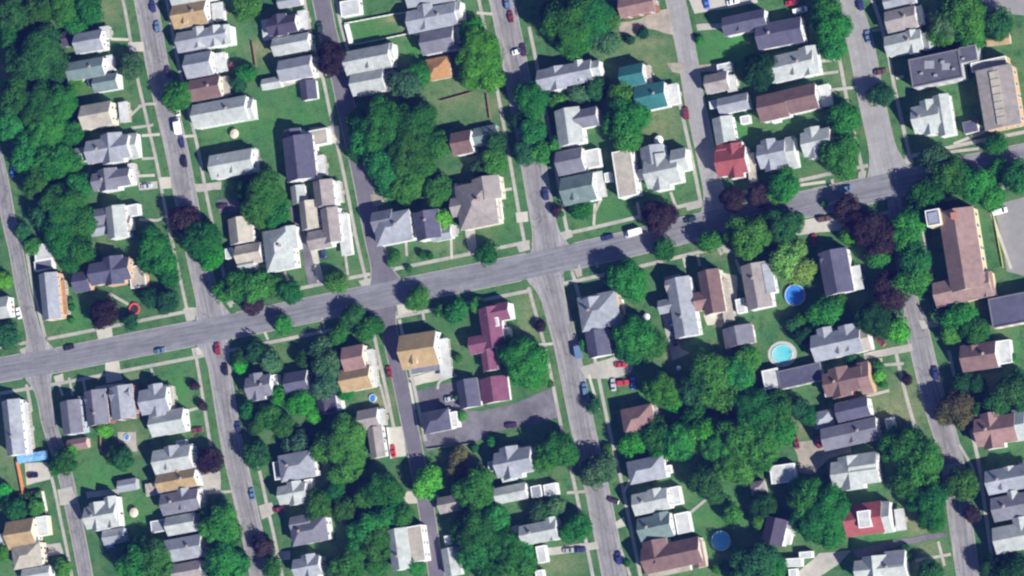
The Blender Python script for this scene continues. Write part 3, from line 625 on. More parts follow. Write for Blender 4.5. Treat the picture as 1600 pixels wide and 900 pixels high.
# --- south-east of the avenue ---
H('slate-grey hip house south of the avenue', '936,486,58,50,h,L|925,478,36,24,n,L,6.2|966,480,12,24,p,C', 'o')
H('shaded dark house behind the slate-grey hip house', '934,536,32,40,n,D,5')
H('long pale house beside a narrow drive', '1066,480,34,90,n,L|1042,478,24,18,e,L,5|1052,445,20,26,e,E,5')
H('mauve-brown house wrapped in a cream terrace', '1112,456,30,66,n,B|1134,470,14,64,p,C|1096,470,20,26,e,N,5', 'c')
H('beige-grey house with a side drive', '1182,447,36,68,n,E|1196,436,22,44,n,L,5.4')
H('small white shed between the brown and beige houses', '1157,478,13,22,f,W,2.8', name='shed', cat='shed')
H('pink and grey garage behind the long pale house', '1154,525,44,28,n,G,3.4', 'p', name='garage', cat='garage')
H('near-black house with a white east porch', '1306,425,42,66,n,D|1300,402,32,24,e,D,5.4|1339,434,13,36,p,W')
H('grey house with many dormers north of the long drive', '1308,537,76,38,e,L|1325,528,22,38,n,L,6.4|1348,530,20,34,e,C,5|1290,530,20,34,n,L,6')
H('long flat black-roofed building beside the teal pool', '1250,587,68,28,f,D,3.6|1205,592,25,30,f,W,3.2', 'g')
H('brown roofed house with an orange street front', '1318,596,60,44,x,B|1352,590,16,46,e,N,5|1294,610,12,18,f,W,3', 'o')
H('dark grey house with white porches', '1332,640,50,26,e,D|1318,642,20,28,f,W,5|1352,634,12,16,p,W,3|1286,655,26,22,h,L,3')
H('long grey house south of the dark grey house', '1328,678,86,32,e,G|1391,663,13,20,f,W,3')
H('white gabled house with a mossy porch', '1336,738,70,50,x,W|1350,728,40,36,e,W,6.2', ang=8)
H('white square garage on the gravel yard', '1223,740,38,28,f,W,3', name='garage', cat='garage', ang=8)
H('red roofed house with a white roof hatch', '1350,811,58,46,e,R|1350,811,19,26,f,W,9.9|1385,808,13,46,e,W,5|1406,812,12,32,p,W', ang=8)
H('dark mauve house with a diagonal white side', '1210,830,30,40,n,K|1232,832,10,36,p,W', ang=-14)
H('white house cut by the bottom edge beside the lane', '1375,889,76,40,x,W|1400,884,30,44,e,L,5', ang=6)
H('white shed on the bottom lawn', '1239,879,27,13,f,W,2.8', name='shed', cat='shed', ang=3)
H('tiny white shed above the bottom lawn shed', '1259,867,20,10,f,W,2.6', name='shed', cat='shed', ang=5)
H('white shed touching the bottom edge', '1239,898,12,18,f,W,2.6', name='shed', cat='shed', ang=5)
H('little grey shed at the garden edge', '1185,762,20,16,h,E,2.8', 'g', name='shed', cat='shed')
H('brown hip house with a large white round porch', '1530,557,54,38,e,B|1568,550,24,36,f,W,3.2|1520,548,16,14,n,B,6.4', ang=8)
H('pink-brown house at the east edge with a white front', '1556,672,62,54,x,N|1594,664,18,46,e,W,5', ang=9)
H('northern of three grey houses on the east edge', '1574,749,64,34,e,L|1577,738,14,16,n,W,6|1602,738,14,30,p,W', ang=11)
H('middle of three grey houses on the east edge', '1584,791,66,34,e,G|1582,775,12,14,n,W,6', ang=11)
H('white southern house on the east edge', '1585,840,62,38,e,W|1595,820,20,22,n,W,6', ang=11)
# --- south centre ---
H('tan gabled house on the avenue corner with white porch', '655,547,56,50,e,T|694,560,15,60,p,W|668,575,50,10,p,G', 'w', ang=9)
H('maroon roofed house with many gables', '768,512,30,62,n,M|778,488,34,24,e,M,6|748,538,28,24,e,M,5.4|764,560,20,36,n,M,4.6|789,524,15,22,f,W,3.2|775,503,8,14,f,W,7', 'w')
H('dark half of the paired garages', '732,615,30,42,n,D,3', name='garage', cat='garage')
H('maroon half of the paired garages', '773,609,40,37,n,M,3', name='garage', cat='garage', ang=10)
H('salmon-tan house with a brown rear roof', '553,560,32,36,e,N|556,592,46,32,e,T,5.6|580,575,12,56,p,W|550,547,28,10,e,O,5', 'c')
H('small black-roofed garage behind the salmon-tan house', '510,631,28,28,n,K,3|530,628,8,24,f,W,2.8', name='garage', cat='garage')
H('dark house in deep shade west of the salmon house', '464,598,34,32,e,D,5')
H('grey house with a white porch in the south trees', '405,604,38,40,x,G|428,594,13,16,f,W,3')
H('small cream-grey house above the concrete drive', '576,655,30,28,e,E,4|595,652,10,24,p,W')
H('dark house with a round white porch by the parking lot', '682,658,40,30,h,D,5|707,656,16,24,f,W,3.2')
H('long grey-blue house at the southwest edge', '21,668,26,84,n,L|41,670,10,80,p,W')
H('mauve-grey row house nearest the southwest street', '112,652,29,50,n,G|127,640,6,40,p,S', 'l')
H('dark row house beside the mauve-grey row house', '151,637,32,52,n,G|150,622,30,20,e,D,5.4', 'b')
H('blue-grey row house in the southwest row', '191,629,34,50,n,L|188,615,30,18,e,G,6.2', 'b')
H('white end house of the southwest row', '241,626,42,48,x,L|262,660,52,34,e,W,5|265,622,10,36,p,C')
H('small tan shed behind the row houses', '121,694,30,14,e,N,2.8', 'p', name='shed', cat='shed')
H('white gabled house beside the purple street tree', '270,718,58,34,e,W|268,705,20,14,n,L,6.4|298,708,8,26,p,W')
H('small flat white shed above the white gabled house', '283,692,15,8,f,W,2.6', name='shed', cat='shed')
H('tan long house with a backyard pool deck', '276,751,60,24,e,T|278,741,12,16,n,T,5.4|306,742,12,24,p,W')
H('dark mauve house below the tan long house', '282,784,58,30,e,G|286,772,14,16,n,L,6|312,777,10,28,p,W')
H('shaded pale green house with a white lean-to', '283,819,44,26,e,W,5|248,822,24,18,f,L,3')
H('blue-grey gabled house with dark shadowed entry', '287,857,56,32,e,L')
H('pinkish house cut by the bottom edge', '293,893,44,26,e,E')
H('mint-white cross-gabled house near the western lawn', '158,806,48,42,x,W|174,800,16,46,n,W,5.8|143,797,10,14,e,W,5')
H('small grey house under the mint-white house', '178,838,32,20,e,L,3.4', 'l')
H('tiny grey garage on the western lawn', '199,758,28,15,e,L,2.8', 'g', name='garage', cat='garage')
H('beige house on the southwest edge street', '33,834,42,40,e,T|66,822,18,30,f,W,3.2', 'c')
H('pinkish-white house below the beige house', '42,868,42,34,h,C', 'c')
H('white house cut by the bottom edge beneath the pinkish one', '57,898,42,20,e,W')
H('white sliver of a house at the southwest edge', '0,846,16,22,f,W,3.2')
H('bluish hip house beneath the south grove', '464,728,52,38,h,L|436,735,16,28,f,L,3|488,720,10,28,p,W')
H('white gabled house below the bluish hip house', '457,771,42,34,x,W|482,757,12,16,f,W,3')
H('large grey hip house north of the cross-shaped house', '483,830,54,34,h,G|470,818,30,22,e,G,6')
H('cross-shaped shaded house at the bottom edge', '480,886,40,36,x,L')
H('grey side wing house beside the red car drive', '588,691,20,46,n,E,4')
H('broad white and cream house beside the narrow street', '624,858,28,62,n,W,6|648,850,28,56,f,C,5.2', ang=10)
H('small grey house in the bottom trees', '704,787,36,22,e,E,4')
H('narrow white house at the bottom beside the street', '705,878,22,42,n,W,4')
H('little white shed in tree shadow', '700,844,10,14,f,W,2.6', name='shed', cat='shed')
H('pale green-grey house with a tiny white annex', '803,722,56,48,x,L|769,728,12,14,f,W,3|795,745,20,10,e,W,4')
H('low white house below the pale green-grey house', '798,771,48,22,e,W,4|838,768,16,18,f,L,3|860,765,20,18,f,W,3')
H('white gabled house near the round southern tree', '842,832,56,28,e,W|862,826,12,34,n,W,5.8|806,833,9,20,e,W,3')
H('narrow white shed at the head of the drive', '846,866,14,26,f,W,2.8', name='shed', cat='shed')
H('small white shed cut by the bottom edge', '843,898,12,14,f,W,2.6', name='shed', cat='shed')
H('pinkish-grey hip house east of the south street', '1010,734,54,32,h,L|1036,735,26,12,f,W,3')
H('white gabled house with a round white porch', '1017,784,54,30,e,W|1023,773,18,16,n,W,6.2|1053,775,20,28,f,W,3.2')
H('grey-green house with a white ring porch', '1024,824,50,34,e,S|1033,810,20,16,n,S,6.2|1067,817,22,32,f,W,3.2')
H('pink-mauve house with pale bands at the bottom', '1050,868,90,38,e,B|1025,862,36,34,n,B,6.2|1090,866,16,40,n,N,5|1045,893,66,8,p,C|1072,852,14,14,f,W,6', 'c')
H('pink-brown house ringed by dark trees', '997,655,46,36,h,N|1022,647,10,18,p,C', 'c')
# --- large buildings ---
H('flat-roofed dark apartment block', '1462,107,80,44,f,F,8|1513,84,26,24,f,F,7.9', 'g', name='apartment_building', cat='apartment building', ang=12)
R1 = H('brown brick church with a square tower', '1503,390,52,124,n,P,8,11|1504,452,88,36,e,P,6,13|1458,340,22,25,f,G,11,11|1540,445,22,36,n,N,5,11', 'y', name='church', cat='church')
R2 = H('long pinkish church hall with a ridge skylight', '1560,152,54,92,n,E,8.5,12,.17|1545,100,56,14,f,C,6,12', 'o', name='church', cat='church')
H('dark flat-roofed hall at the east edge', '1590,482,86,46,f,D,5.5', 'p', name='hall', cat='hall', ang=11)
# roof details of the large buildings
def on_roof(root, rp, B, bi, lx, ly, sx, sy, z0, z1, name, m):
    bx = B[bi][0]; T = bx.T(rp); mb = MB(); mb.box(lx-sx/2, lx+sx/2, ly-sy/2, ly+sy/2, z0, z1, 0, T); mb.box(lx-sx/2-.12, lx+sx/2+.12, ly-sy/2-.12, ly+sy/2+.12, z1, z1+.12, 0, T)
    rf = [c for c in root.children if c.name.startswith('roof')][0]; mb.build(name, m, rf)
root, rp, B = R2
T = B[0][0].T(rp); bx = B[0][0]; pt = .17
rf = [c for c in root.children if c.name.startswith('roof')][0]
for k in range(7):
    y0 = -bx.b*.92 + k*bx.b*.26; zt = bx.H + bx.a*pt
    mb = MB(); mb.box(-1.6, 1.6, y0, y0+bx.b*.235, zt-1.1, zt+.42, 0, T); mb.build('skylight', roofmat('C'), rf)
root, rp, B = R1
on_roof(root, rp, B, 2, 0, 0, 3.2, 3.6, 11.05, 11.5, 'roof_hatch', mat('hatch_grey', (.2,.22,.27)))
bx = B[0][0]; on_roof(root, rp, B, 0, 0.4, bx.b*.82, 2.0, 2.2, 11, 13.6, 'chimney', BRICK)
root = [o for o in bpy.data.objects if o.name.startswith('apartment_building')][0]
rf = [c for c in root.children if c.name.startswith('roof')][0]; bx = None
AC = mat('unit_grey', (.21,.22,.24), .6)
for (x, y, s_, nm) in ((1452,101,3.6,'roof_patch'),(1473,97,1.3,'air_unit'),(1440,115,1.0,'air_unit'),(1490,108,1.0,'air_unit'),(1478,104,3,'roof_patch'),(1505,92,1.0,'air_unit'),(1462,118,1.2,'air_unit')):
    p = P(x, y, 8.2) - root.location; mb = MB(); h_ = .06 if nm == 'roof_patch' else .9
    mb.box(p.x-s_/2, p.x+s_/2, p.y-s_*.4, p.y+s_*.4, 8.12, 8.12+h_, 0)
    if h_ > .5: mb.tube([(p.x, p.y, 8.12+h_), (p.x, p.y, 8.12+h_+.12)], s_*.3, 10, 0)
    mb.build(nm, AC, rf)
# ---------------- trees ----------------
def crown_mesh(r, seed, flat_=.72):
    """leaf clumps spread over many small boughs; radius r metres, unit-scaled"""
    rnd = random.Random(seed); puffs = []
    pr = 1.15 + .13*r
    # uneven outline: radius modulated with angle
    ph = [rnd.uniform(0, 6.28) for _ in range(3)]; am = [rnd.uniform(.06,.15), rnd.uniform(.05,.12), rnd.uniform(.03,.09)]; gaps = [(rnd.uniform(0,6.28), rnd.uniform(.5,.95)) for _ in range(4)]
    def R(t): return 1 + am[0]*math.sin(2*t+ph[0]) + am[1]*math.sin(3*t+ph[1]) + am[2]*math.sin(5*t+ph[2])
    n = int(20 + 3.3*r*r)
    for k in range(n):
        t = rnd.uniform(0, 6.283); cz = rnd.uniform(-.35, 1) if k % 5 else rnd.uniform(-.6,.2); s_ = math.sqrt(max(0, 1-cz*cz)); q = rnd.uniform(.72, 1.0)
        rr = (r*R(t) - pr*.55)*q
        if any(math.hypot(rr*s_*math.cos(t)/r - gq*math.cos(ga), rr*s_*math.sin(t)/r - gq*math.sin(ga)) < .17 for ga, gq in gaps): continue
        puffs.append((rr*s_*math.cos(t), rr*s_*math.sin(t), rr*cz*flat_, pr*rnd.uniform(.6, 1.25)))
    mb = MB()
    for (px, py, pz, pq) in puffs:
        m = int(26*pq*pq)
        for _ in range(m):
            z = rnd.uniform(-.45, 1); t = rnd.uniform(0, 6.283); s_ = math.sqrt(1-z*z)
            nrm = Vector((s_*math.cos(t), s_*math.sin(t), z)); c = Vector((px,py,pz)) + nrm*pq*rnd.uniform(.86,1.08)
            nn = (nrm + Vector((rnd.gauss(0,.24), rnd.gauss(0,.24), rnd.gauss(0,.24)+.05))).normalized()
            u = nn.orthogonal().normalized(); a = rnd.uniform(0, 6.28); u2 = u*math.cos(a) + nn.cross(u)*math.sin(a); v2 = nn.cross(u2)
            e = rnd.uniform(.24,.42)
            mb.add([c-u2*e, c-v2*e*.7, c+u2*e, c+v2*e*.7], [(0,1,2,3)])
    # sparse inner foliage
    for _ in range(int(30*r)):
        t = rnd.uniform(0,6.28); q = r*.72*math.sqrt(rnd.random()); c = Vector((q*math.cos(t), q*math.sin(t), rnd.uniform(-.35,.35)*r)); e = rnd.uniform(.5,.9)
        u = Vector((rnd.gauss(0,1), rnd.gauss(0,1), rnd.gauss(0,.3))).normalized(); v2 = u.orthogonal().normalized()
        mb.add([c-u*e, c-v2*e, c+u*e, c+v2*e], [(0,1,2,3)])
    return mb.mesh('crown', [mat('leaf_G', (.05,.1,.04))])
LEAF = {'G': ((.021,.112,.016), (.037,.148,.022)), 'D': ((.013,.064,.016), (.020,.084,.020)), 'B': ((.032,.175,.016), (.048,.21,.020)), 'Y': ((.12,.24,.04), (.16,.28,.06)), 'V': ((.06,.22,.02), (.09,.27,.03)),
        'P': ((.022,.014,.022), (.034,.024,.025)), 'M': ((.032,.095,.038), (.050,.115,.044)), 'O': ((.075,.085,.028), (.10,.095,.04))}
def leafmat(k): return mat('foliage_' + k, LEAF[k][0], .7, .28, .7, LEAF[k][1], 'leaf')
SIZES = (2.2, 3.6, 5.2, 7.2, 9.6)
CR = {r: [crown_mesh(r, int(r*100)+k, .74 if r < 8 else .62) for k in range(3)] for r in SIZES}
BARK = mat('bark', (.10,.075,.055), .95, .25, 3)
def trunk_mesh(seed):
    rnd = random.Random(seed); mb = MB()
    mb.tube([(0,0,0),(0,0,.15),(rnd.uniform(-.02,.02),0,.5),(0,rnd.uniform(-.03,.03),.95)], [.06,.042,.034,.02], 8)
    for k in range(5):
        a = k*1.256 + rnd.uniform(-.3,.3); z0 = rnd.uniform(.42,.6)
        mb.tube([(0,0,z0),(math.cos(a)*.22, math.sin(a)*.22, z0+.17),(math.cos(a)*.42, math.sin(a)*.42, z0+.26)], [.02,.013,.006], 6)
    return mb.mesh('trunk', [BARK])
TRK = [trunk_mesh(k) for k in range(4)]
TONE = {'G': 'green', 'D': 'dark green', 'B': 'bright green', 'Y': 'yellow-green', 'V': 'vivid lime', 'P': 'dark purple', 'M': 'greyish green', 'O': 'olive-brown'}
NT = [0]; LABELS = set(l_[0] for l_ in THINGS); TREES = []
EXTRA_MARKS = []
def octant(dx, dy):
    a = math.degrees(math.atan2(-dy, dx)) % 360
    return ['east','northeast','north','northwest','west','southwest','south','southeast'][int((a+22.5)//45) % 8]
def where(x, y, head, marks, tries=12):
    near = sorted(marks, key=lambda m: math.hypot(m[1]-x, m[2]-y))[:tries]
    for pre in ('just ', ''):
        for m in near:
            for form in (octant(x-m[1], y-m[2]) + ' of the ',):
                s_ = head + ' ' + (pre if math.hypot(m[1]-x, m[2]-y) < 60 else '') + form + m[0]
                if len(s_.split()) <= 16 and s_ not in LABELS: LABELS.add(s_); return s_
    raise RuntimeError('no label')
def tree(x, y, rp_, k, sq=1.0, tall=1.0):
    """map position and radius (px) of the crown"""
    NT[0] += 1; i = NT[0]; r = rp_*.232
    base = min(SIZES, key=lambda s_: abs(math.log(s_/r))); sc = r/base
    fl = .74 if base < 8 else .62; half = r*fl*tall
    zc = 1.0 + half*.78 + .021*r*r if r > 2.2 else half + .5
    p = P(x, y, zc*1.05); root = empty('tree', (p.x, p.y, 0))
    tr = inst('trunk', TRK[i % 4], root, (0,0,0), i*1.3, (r*1.5, r*1.5, zc + half*.35))
    o = inst('crown', CR[base][i % 3], root, (0,0,zc), i*2.1, (sc*sq, sc/sq, sc*tall))
    o.material_slots[0].link = 'OBJECT'; o.material_slots[0].material = leafmat(k)
    TREES.append((root, x, y, rp_, k))
TL = '''
20,18,34,D 62,14,28,G 100,10,28,G 138,16,24,G 118,40,18,G 20,58,22,G 62,84,42,D 90,104,24,D 28,92,26,D 28,152,34,G 62,168,36,G 98,160,28,G 18,192,30,G 74,206,36,G 112,208,22,G 44,240,32,G 84,250,34,G 112,256,20,G
58,285,28,G 122,292,24,G 98,322,38,G 68,342,24,D 128,346,26,G 94,368,32,G 122,388,26,G 108,412,16,G 36,362,15,D 52,384,14,G 205,102,22,M 118,130,14,B
8,524,24,D 4,438,15,B 163,490,25,P 205,503,13,D 238,466,18,D 262,472,20,D 240,382,28,G 256,408,24,G 266,432,18,G 232,410,18,G 314,374,32,G 330,402,22,B 290,345,26,P 374,446,26,G 402,448,26,G 350,454,18,G 394,472,20,P 426,446,18,G 452,457,20,G
525,441,18,G 443,507,16,G 412,308,38,G 386,300,20,G 432,332,24,G 404,338,22,G 278,150,27,G 385,8,26,G 374,130,14,D 384,114,16,G 108,6,20,G
520,92,28,P 598,200,42,G 646,192,36,G 572,214,32,G 640,238,40,G 600,258,34,G 680,226,24,G 636,290,28,G 684,298,24,G 610,294,18,G 560,240,16,G 662,262,22,G 560,188,18,G
748,86,38,B 738,50,22,B 762,122,24,B 736,120,20,B 768,92,18,B 632,130,26,M 655,116,20,G 692,343,16,V 762,396,17,G 772,252,22,G 776,224,18,D 750,262,14,M 820,238,20,D 830,156,28,G 846,150,16,G 832,204,22,G 872,226,14,G 848,238,18,G 812,188,14,D
890,36,44,G 926,28,36,G 898,62,30,G 868,22,26,D 946,66,22,M 950,30,18,G 972,150,24,G 982,182,32,G 978,212,26,G 958,196,18,G 1000,170,16,G 905,145,16,M 932,138,18,D 870,158,12,G
1188,112,28,D 1176,98,14,D 1298,42,30,G 1300,72,22,G 1292,14,24,G 1376,149,19,D 1318,184,25,G 1312,246,30,G 1326,228,18,G 1480,34,28,M 1508,24,34,G 1472,58,20,G 1516,58,22,G 1560,38,24,D 1552,46,14,B
1462,250,24,M 1226,290,25,G 1212,304,14,G 1144,311,19,P 1186,305,18,P 1168,368,34,G 1192,356,22,G 1146,374,16,G 1224,352,28,D 1108,377,18,G 1038,389,18,G 1030,338,27,P 908,328,16,G 982,438,31,G 964,430,16,D
1447,306,26,G 1490,276,30,G 1522,286,28,G 1546,306,22,G 1590,276,24,G 1562,262,14,G 1556,226,16,G 1325,328,22,P 1352,354,28,P 1378,372,26,P 1370,396,18,P 1424,346,24,G 1412,374,22,G 1430,408,26,G 1424,440,26,G 1372,402,18,G 1385,448,22,P 1394,466,22,P 1404,352,14,G
1228,408,26,Y 1250,424,22,Y 1240,392,18,Y 1325,369,12,B 1288,488,24,G 1308,472,14,G 1366,500,28,D 1404,516,18,B 1254,525,14,D 1240,508,12,D 1498,496,24,G 1522,516,22,G 1486,522,16,G 1468,492,12,M
1504,596,16,D 1528,600,14,D 1580,612,26,D 1556,634,20,D 1600,634,16,D 1492,636,24,O 1508,656,16,O 1476,650,14,O
1112,588,38,G 1086,606,28,D 1150,588,28,G 1144,622,26,G 1168,560,20,G 1036,610,28,B 1052,628,14,B 1180,645,36,G 1216,640,26,G 1156,682,34,G 1192,690,32,G 1126,700,28,G 1098,676,26,B 1060,690,28,G 1028,680,26,G 990,692,22,B 1034,702,18,B 1148,730,28,G 1188,722,20,G 1100,752,25,D 1116,772,16,D 1218,678,24,G 1084,650,18,G
994,524,32,G 1018,542,22,G 984,548,22,G 1250,640,16,D 1264,650,14,G
1262,780,30,G 1294,800,36,G 1266,816,28,G 1294,834,24,G 1248,762,16,G 1410,700,32,G 1440,724,34,G 1418,752,26,G 1452,780,28,G 1456,812,20,G 1398,684,18,G 1432,784,16,G 1502,757,25,G 1519,803,13,P 1582,892,26,D 1552,888,20,D 1454,898,22,D 1180,880,34,D 1206,884,22,G 1156,896,20,D
1144,802,15,G 1192,790,20,D 1188,814,14,G 936,736,26,M 920,730,14,M 872,702,30,G 852,720,20,G 820,566,38,G 800,548,22,G 838,590,20,G 712,488,18,G 746,478,13,G 652,467,19,G
572,516,18,G 588,508,14,G 550,496,20,D 528,524,15,G 512,570,26,M 510,602,24,M 500,546,18,M 424,566,18,M 400,548,18,D 376,558,14,D 376,572,13,B 438,618,16,B 470,630,22,B 492,650,13,B 540,612,13,B 420,652,22,G 442,664,20,G 388,640,15,G 400,666,14,D
540,688,36,G 508,698,24,G 546,724,28,G 528,742,18,G 470,690,17,M 452,696,12,M 596,764,30,G 574,772,22,G 612,776,20,G 500,786,24,G 520,772,20,G 494,802,18,G 540,796,22,G 572,828,28,G 588,850,28,G 562,852,22,G 602,812,22,G 628,808,18,G 650,884,15,G 546,882,28,G 526,890,20,M 588,884,18,G
668,754,24,V 716,714,15,O 712,736,15,O 742,763,32,G 728,780,16,G 748,832,36,G 722,826,20,G 772,812,24,G 784,850,28,G 744,868,28,G 800,872,28,G 764,892,24,G 760,800,16,G 902,824,22,G 888,832,16,G 868,790,15,M 842,800,16,M 816,858,20,G 858,800,14,G 822,884,18,G
102,720,22,G 112,708,12,B 88,728,14,G 192,716,20,D 178,712,14,G 328,720,22,P 400,710,24,D 344,820,32,G 362,836,18,G 330,802,18,G 214,880,32,G 244,878,32,G 226,856,22,G 202,860,14,G 350,886,34,G 374,878,18,G 98,887,15,G 5,864,13,B 6,768,12,B 412,854,16,P 425,888,17,G 26,796,20,G 56,792,14,G 12,788,14,D 163,671,14,B
928,634,11,D 913,538,8,G 660,842,0,G 1590,590,12,D 1530,640,12,D 1330,560,8,D 1374,588,9,V 655,690,0,G 690,486,10,G 474,560,14,D 1250,500,10,G
'''
for t in TL.split():
    x, y, r, k = t.split(',')
    if float(r) > 0: tree(float(x), float(y), float(r), k)
# small rounded shrubs
SH = '316,634,7 304,603,7 318,635,6 845,510,8 1418,593,7 870,329,8 112,480,6 112,500,5 110,470,5 1092,62,6 1005,52,8 985,62,7 1462,340,5 860,600,5 640,420,5 618,400,8 610,410,6 660,398,6 672,400,5 1288,318,5 1252,340,5 770,690,8 742,700,6 30,780,7 46,776,7 60,772,6 190,700,7 210,640,5 1372,570,7 1380,600,6 1580,560,7 1420,870,6 1415,857,6 980,880,5 1120,890,7 1130,880,5 950,700,6 690,560,4 716,560,6 714,620,5 722,650,7 690,640,6 505,700,5 878,334,4'
SHR = []
for t in SH.split():
    x, y, r = map(float, t.split(',')); r *= .24; q = P(x, y, r*.8)
    root = empty('shrub', (q.x, q.y, 0)); inst('trunk', TRK[0], root, (0,0,0), 0, (r*1.2, r*1.2, r*.9)); o = inst('crown', CR[2.2][int(x) % 3], root, (0,0,r*.85), x, (r/2.2, r/2.2, r/2.2*1.1))
    o.material_slots[0].link = 'OBJECT'; o.material_slots[0].material = leafmat('P' if x in (316,304,318,870,845,1418) else ('D' if int(x) % 2 else 'G')); SHR.append((root, x, y))
# ---------------- cars ----------------
TYRE = mat('tyre_rubber', (.02,.02,.02), .9); RIM = mat('rim_alloy', (.45,.45,.46), .4); LAMP = mat('lamp_clear', (.75,.75,.72), .2); TAIL = mat('tail_red', (.4,.02,.02), .3); CGL = mat('car_glass', (.015,.02,.03), .08, .05, .5, spec=.9)
def loft(mb, secs, m=0, cap=True):
    """secs: list of (x, [(y,z)...]) cross-sections along the car"""
    n = len(secs[0][1]); b = len(mb.v)
    for x, pr in secs: mb.v += [(x, y, z) for y, z in pr]
    for i in range(len(secs)-1):
        for k in range(n): mb.f.append([b+i*n+k, b+i*n+(k+1) % n, b+(i+1)*n+(k+1) % n, b+(i+1)*n+k]); mb.m.append(m)
    mb.f.append([b+k for k in range(n)][::-1]); mb.m.append(m); mb.f.append([b+(len(secs)-1)*n+k for k in range(n)]); mb.m.append(m)
def sec(hw, z0, z1, r=.12): return [(-hw,z0+.1),(-hw+r*.5,z0),(hw-r*.5,z0),(hw,z0+.1),(hw,z1-r),(hw-r,z1),(-hw+r,z1),(-hw,z1-r)]
def car_meshes(kind):
    L, W = {'sedan': (4.7, .9), 'suv': (4.8, .95), 'van': (5.4, 1.0), 'truck': (6.6, 1.1)}[kind]; h = L/2
    body = MB(); cab = MB(); roof = MB()
    hood, deck = {'sedan': (.92,.98), 'suv': (1.05,1.1), 'van': (1.15,1.2), 'truck': (1.3,1.3)}[kind]
    loft(body, [(-h, sec(W*.86,.32,deck*.86)), (-h+.15, sec(W*.97,.26,deck*.97)), (-h*.55, sec(W,.22,deck)), (h*.25, sec(W,.22,hood)), (h*.72, sec(W*.98,.22,hood*.93)), (h-.12, sec(W*.9,.28,hood*.8)), (h, sec(W*.78,.34,hood*.66))])
    x0, x1, t0, t1, zt = {'sedan': (-h*.72, h*.36, -h*.44, h*.1, 1.42), 'suv': (-h*.94, h*.36, -h*.86, h*.12, 1.72), 'van': (-h*.96, h*.66, -h*.93, h*.42, 2.0), 'truck': (-h*.97, h*.8, -h*.96, h*.55, 2.7)}[kind]
    zb = deck - .03
    loft(cab, [(x0, sec(W*.84, zb, zb+.06, .02)), (t0, sec(W*.76, zb, zt-.05, .08)), (t1, sec(W*.76, zb, zt-.05, .08)), (x1, sec(W*.84, zb, zb+.06, .02))])
    loft(roof, [(t0+.02, sec(W*.72, zt-.09, zt, .05)), (t0*.6+t1*.4, sec(W*.75, zt-.09, zt+.04, .06)), (t1-.02, sec(W*.72, zt-.09, zt, .05))])
    if kind == 'truck': roof = MB(); roof.box(-h*.98, h*.45, -W, W, deck-.1, zt, 0)
    wh = MB(); wh.tube([(0,-.11,0),(0,.11,0)], .33, 14, 0); wh.tube([(0,-.13,0),(0,.13,0)], .2, 10, 1)
    lp = MB(); lp.box(-.06,.06,-.18,.18,-.08,.08); tl = MB(); tl.box(-.05,.05,-.14,.14,-.12,.12); mr = MB(); mr.box(-.08,.08,-.12,.12,-.06,.08)
    paint = mat('paint_grey', (.3,.3,.3), .3, .03, .5)
    return dict(body=body.mesh('body', [paint]), cabin=cab.mesh('cabin', [CGL]), roof=roof.mesh('roof', [paint]), wheel=wh.mesh('wheel', [TYRE, RIM]), lamp=lp.mesh('headlight', [LAMP]), tail=tl.mesh('tail_light', [TAIL]), mirror=mr.mesh('mirror', [paint]), h=h, W=W, hood=hood, deck=deck, x1=x1)
CM = {k: car_meshes(k) for k in ('sedan','suv','van','truck')}
PAINT = {'navy': (.025,.035,.11), 'black': (.012,.012,.018), 'maroon': (.16,.025,.035), 'red': (.42,.03,.04), 'dark red': (.20,.025,.04), 'white': (.72,.73,.74), 'slate-blue': (.10,.16,.26), 'silver': (.38,.40,.42), 'bright blue': (.06,.14,.45), 'dark purple': (.05,.025,.05), 'dark green': (.02,.045,.035), 'brown': (.10,.055,.04), 'grey': (.12,.13,.15)}
def paintmat(k): return mat('paint_' + k.replace(' ', '_'), PAINT[k], .28, .03, .5, spec=.6)
CARS = []
def car(x, y, ang, col_, kind='sedan', group='cars parked along the streets and drives', place=''):
    p = P(x, y, .9); M_ = CM[kind]; root = empty('car' if kind in ('sedan','suv') else kind, (p.x, p.y, .12)); root.rotation_euler = (0,0,math.radians(ang))
    def pt(nm, me, loc=(0,0,0), paint=False):
        o = inst(nm, me, root, loc)
        if paint: o.material_slots[0].link = 'OBJECT'; o.material_slots[0].material = paintmat(col_)
        return o
    pt('body', M_['body'], paint=True); c = pt('cabin', M_['cabin']); pt('roof', M_['roof'], paint=True)
    for sx in (-.62, .62):
        for sy in (-1, 1): pt('wheel', M_['wheel'], (M_['h']*sx, sy*(M_['W']-.1), .33))
    for sy in (-1, 1):
        pt('headlight', M_['lamp'], (M_['h']-.05, sy*M_['W']*.55, M_['hood']*.55)); pt('tail_light', M_['tail'], (-M_['h']+.02, sy*M_['W']*.65, M_['deck']*.65)); pt('mirror', M_['mirror'], (M_['x1']-.25, sy*(M_['W']+.1), M_['hood']+.02), True)
    root['group'] = group; CARS.append((root, x, y, col_, kind, place))
